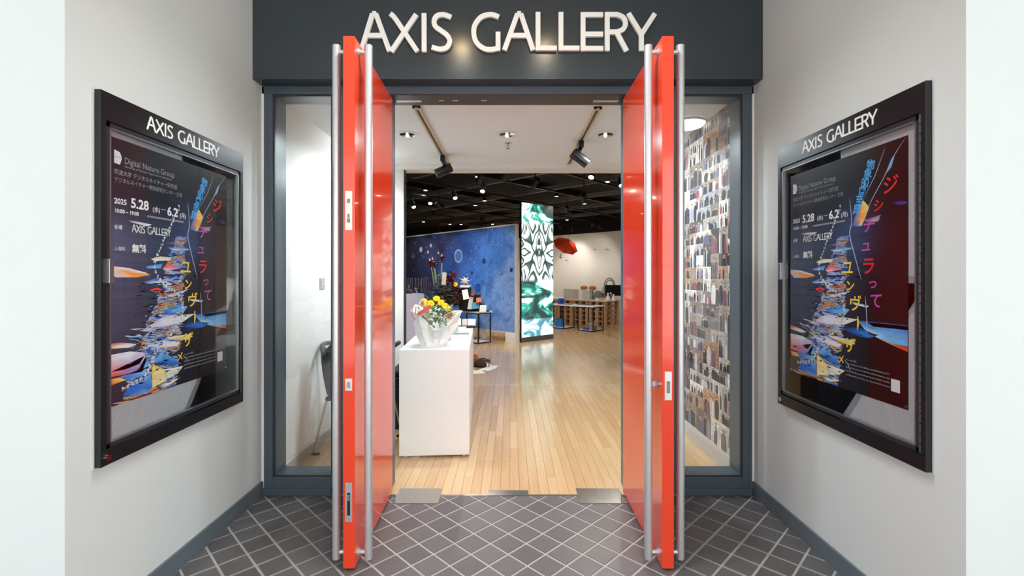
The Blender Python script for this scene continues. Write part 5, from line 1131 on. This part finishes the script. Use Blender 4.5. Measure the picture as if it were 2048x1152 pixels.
for k in range(7):
    c = BW - d2 * 1.7 + d1 * (-3.6 + k * 1.05); spot('black spotlight aimed at the white back wall', (c.x, c.y, 3.16), tuple(d2 * .6 + UP * -.8), .95, 'spotlights along the back wall', black, 16, False)
for k, (px, py) in enumerate(((1070, 360), (1168, 392), (1134, 415), (1120, 455), (1010, 345), (960, 350), (1185, 445))):
    Y = F * (3.2 - H) / (CY - py); c = P(px, py, min(Y, 15)); spot('dark spotlight on a gallery track turned away from the entrance', (c.x, c.y, 3.30), (-.5 if k in (0, 4, 5) else .12, .75, -.55), 1.1, 'gallery spotlights turned away', black, 110 if k in (0, 4, 5) else 42, False)
for k in range(4):
    c = mA + md * (.9 + k * 1.15) - mn * 1.7; spot('added black spotlight brightening the blue mural', (c.x, c.y, 3.2), tuple(mn * .75 + UP * -.66), .95, 'added spotlights washing the mural', black, 70, False)  # lamps added only to brighten the mural, not known fittings
small = [(851, 381), (885, 416), (955, 354), (969, 402), (866, 428), (847, 444), (963, 441), (985, 452), (951, 411), (1113, 393), (1215, 364), (1169, 408), (1235, 452), (922, 461), (900, 461), (1134, 440)]
for k, (px, py) in enumerate(small):
    zc = 3.5; Y = F * (zc - H) / (CY - py); Y = min(Y, 17.5); c = P(px, py, Y); d = thing('pendant_downlight', 'small glowing cylinder downlight hung from the black ceiling', 'downlight', (c.x, Y, 3.5), 0, 'small gallery downlights')
    MB().lathe([(.001, .09), (.045, .09), (.05, .08), (.05, 0), (.044, 0)], n=14).build('can', black, d, smooth=True); MB().lathe([(.044, .002), (.001, .002)], n=14).build('lens', MATS['lamp_glow'], d); MB().tube([(0, 0, .09), (0, 0, .25)], .006, 6).build('rod', black, d)
    if True:
        ld = bpy.data.lights.new('downlight_beam', 'SPOT'); ld.energy = 95; ld.color = (1, .94, .87); ld.spot_size = R(95); ld.spot_blend = .5; ld.shadow_soft_size = .05
        lo = bpy.data.objects.new('downlight_beam', ld); COL.objects.link(lo); lo.parent = d; lo.location = (0, 0, -.02)
# bare branches above the far end of the mural
br = thing('dry_branches', 'dark bare branches standing behind the far end of the mural', 'branches', mA + md * .7 + mn * 1.3); rs = random.Random(4); mb = MB()
for k in range(14):
    x = rs.uniform(-.6, .8); h0 = rs.uniform(2.7, 3.2); mb.tube([(x * .5, 0, .3), (x, .1, 1.6), (x + rs.uniform(-.2, .2), .1, h0)], .012, 5, radii=[.02, .014, .006])
mb.build('twigs', M8('bark', (58, 52, 46), rough=.9), br, kind='stuff'); MB().lathe([(.001, 0), (.3, 0), (.34, .4), (.3, .42)], n=16).build('pot', black, br, smooth=True)

# ------------------------------------------------------------------ outside, behind the camera: what the glass mirrors
def ext_tile():
    g = NT('facade_tile'); geo = g.n('ShaderNodeNewGeometry'); s = g.n('ShaderNodeSeparateXYZ'); g.l(geo.outputs['Position'], s.inputs[0])
    fy = g.math('FRACT', g.math('DIVIDE', s.outputs[1], .6)); fz = g.math('FRACT', g.math('DIVIDE', s.outputs[2], 1.1)); e = g.math('MAXIMUM', g.math('LESS_THAN', fy, .13), g.math('LESS_THAN', fz, .07))
    g.l(g.mix(e, lin((240, 242, 240)), lin((96, 104, 108))), g.b.inputs['Base Color']); g.set(Roughness=.5); return g.m
fac = thing('opposite_building', 'white gridded building across the terrace, mirrored in the glass', 'building', (11.2, -8, -3)); MB().box(0, .5, -22, 9, 0, 14).build('facade', ext_tile(), fac); MB().box(-.1, .6, -22.1, 9.1, 14, 14.3).build('parapet', white_paint, fac)
o = MB().box(-40, 40, -40, 1.7, -3.2, -3.0).build('ground', M8('ground_grey', (150, 150, 146), rough=.9)); tag(o, 'pale ground far below the terrace', kind='structure')
for s_, nm in ((-1, 'railing_left'), (1, 'railing_right')):
    rl = thing('railing', ('metal railing on the terrace edge facing the white building' if s_ > 0 else 'metal railing on the open terrace edge facing the sky'), 'railing', (s_ * 5.35, -6.8, 0)); MB().box(-.03, .03, 0, 8.4, 1.05, 1.1).build('top_rail', frame_m, rl); MB().box(-.02, .02, 0, 8.4, .1, .13).build('bottom_rail', frame_m, rl)
    for k in range(57): MB().box(-.008, .008, k * .149, k * .149 + .016, .13, 1.05).build('baluster', frame_m, rl)
for s_ in (-1, 1): o = MB().box(s_ * 5.5 - .12, s_ * 5.5 + .12, -3.2, 1.7, 3.2, 3.66).build('trim_%d' % (6 + s_), frame_m); tag(o, 'slate edge beam of the canopy, %s' % ('towards the white building' if s_ > 0 else 'towards the open sky'), kind='structure')
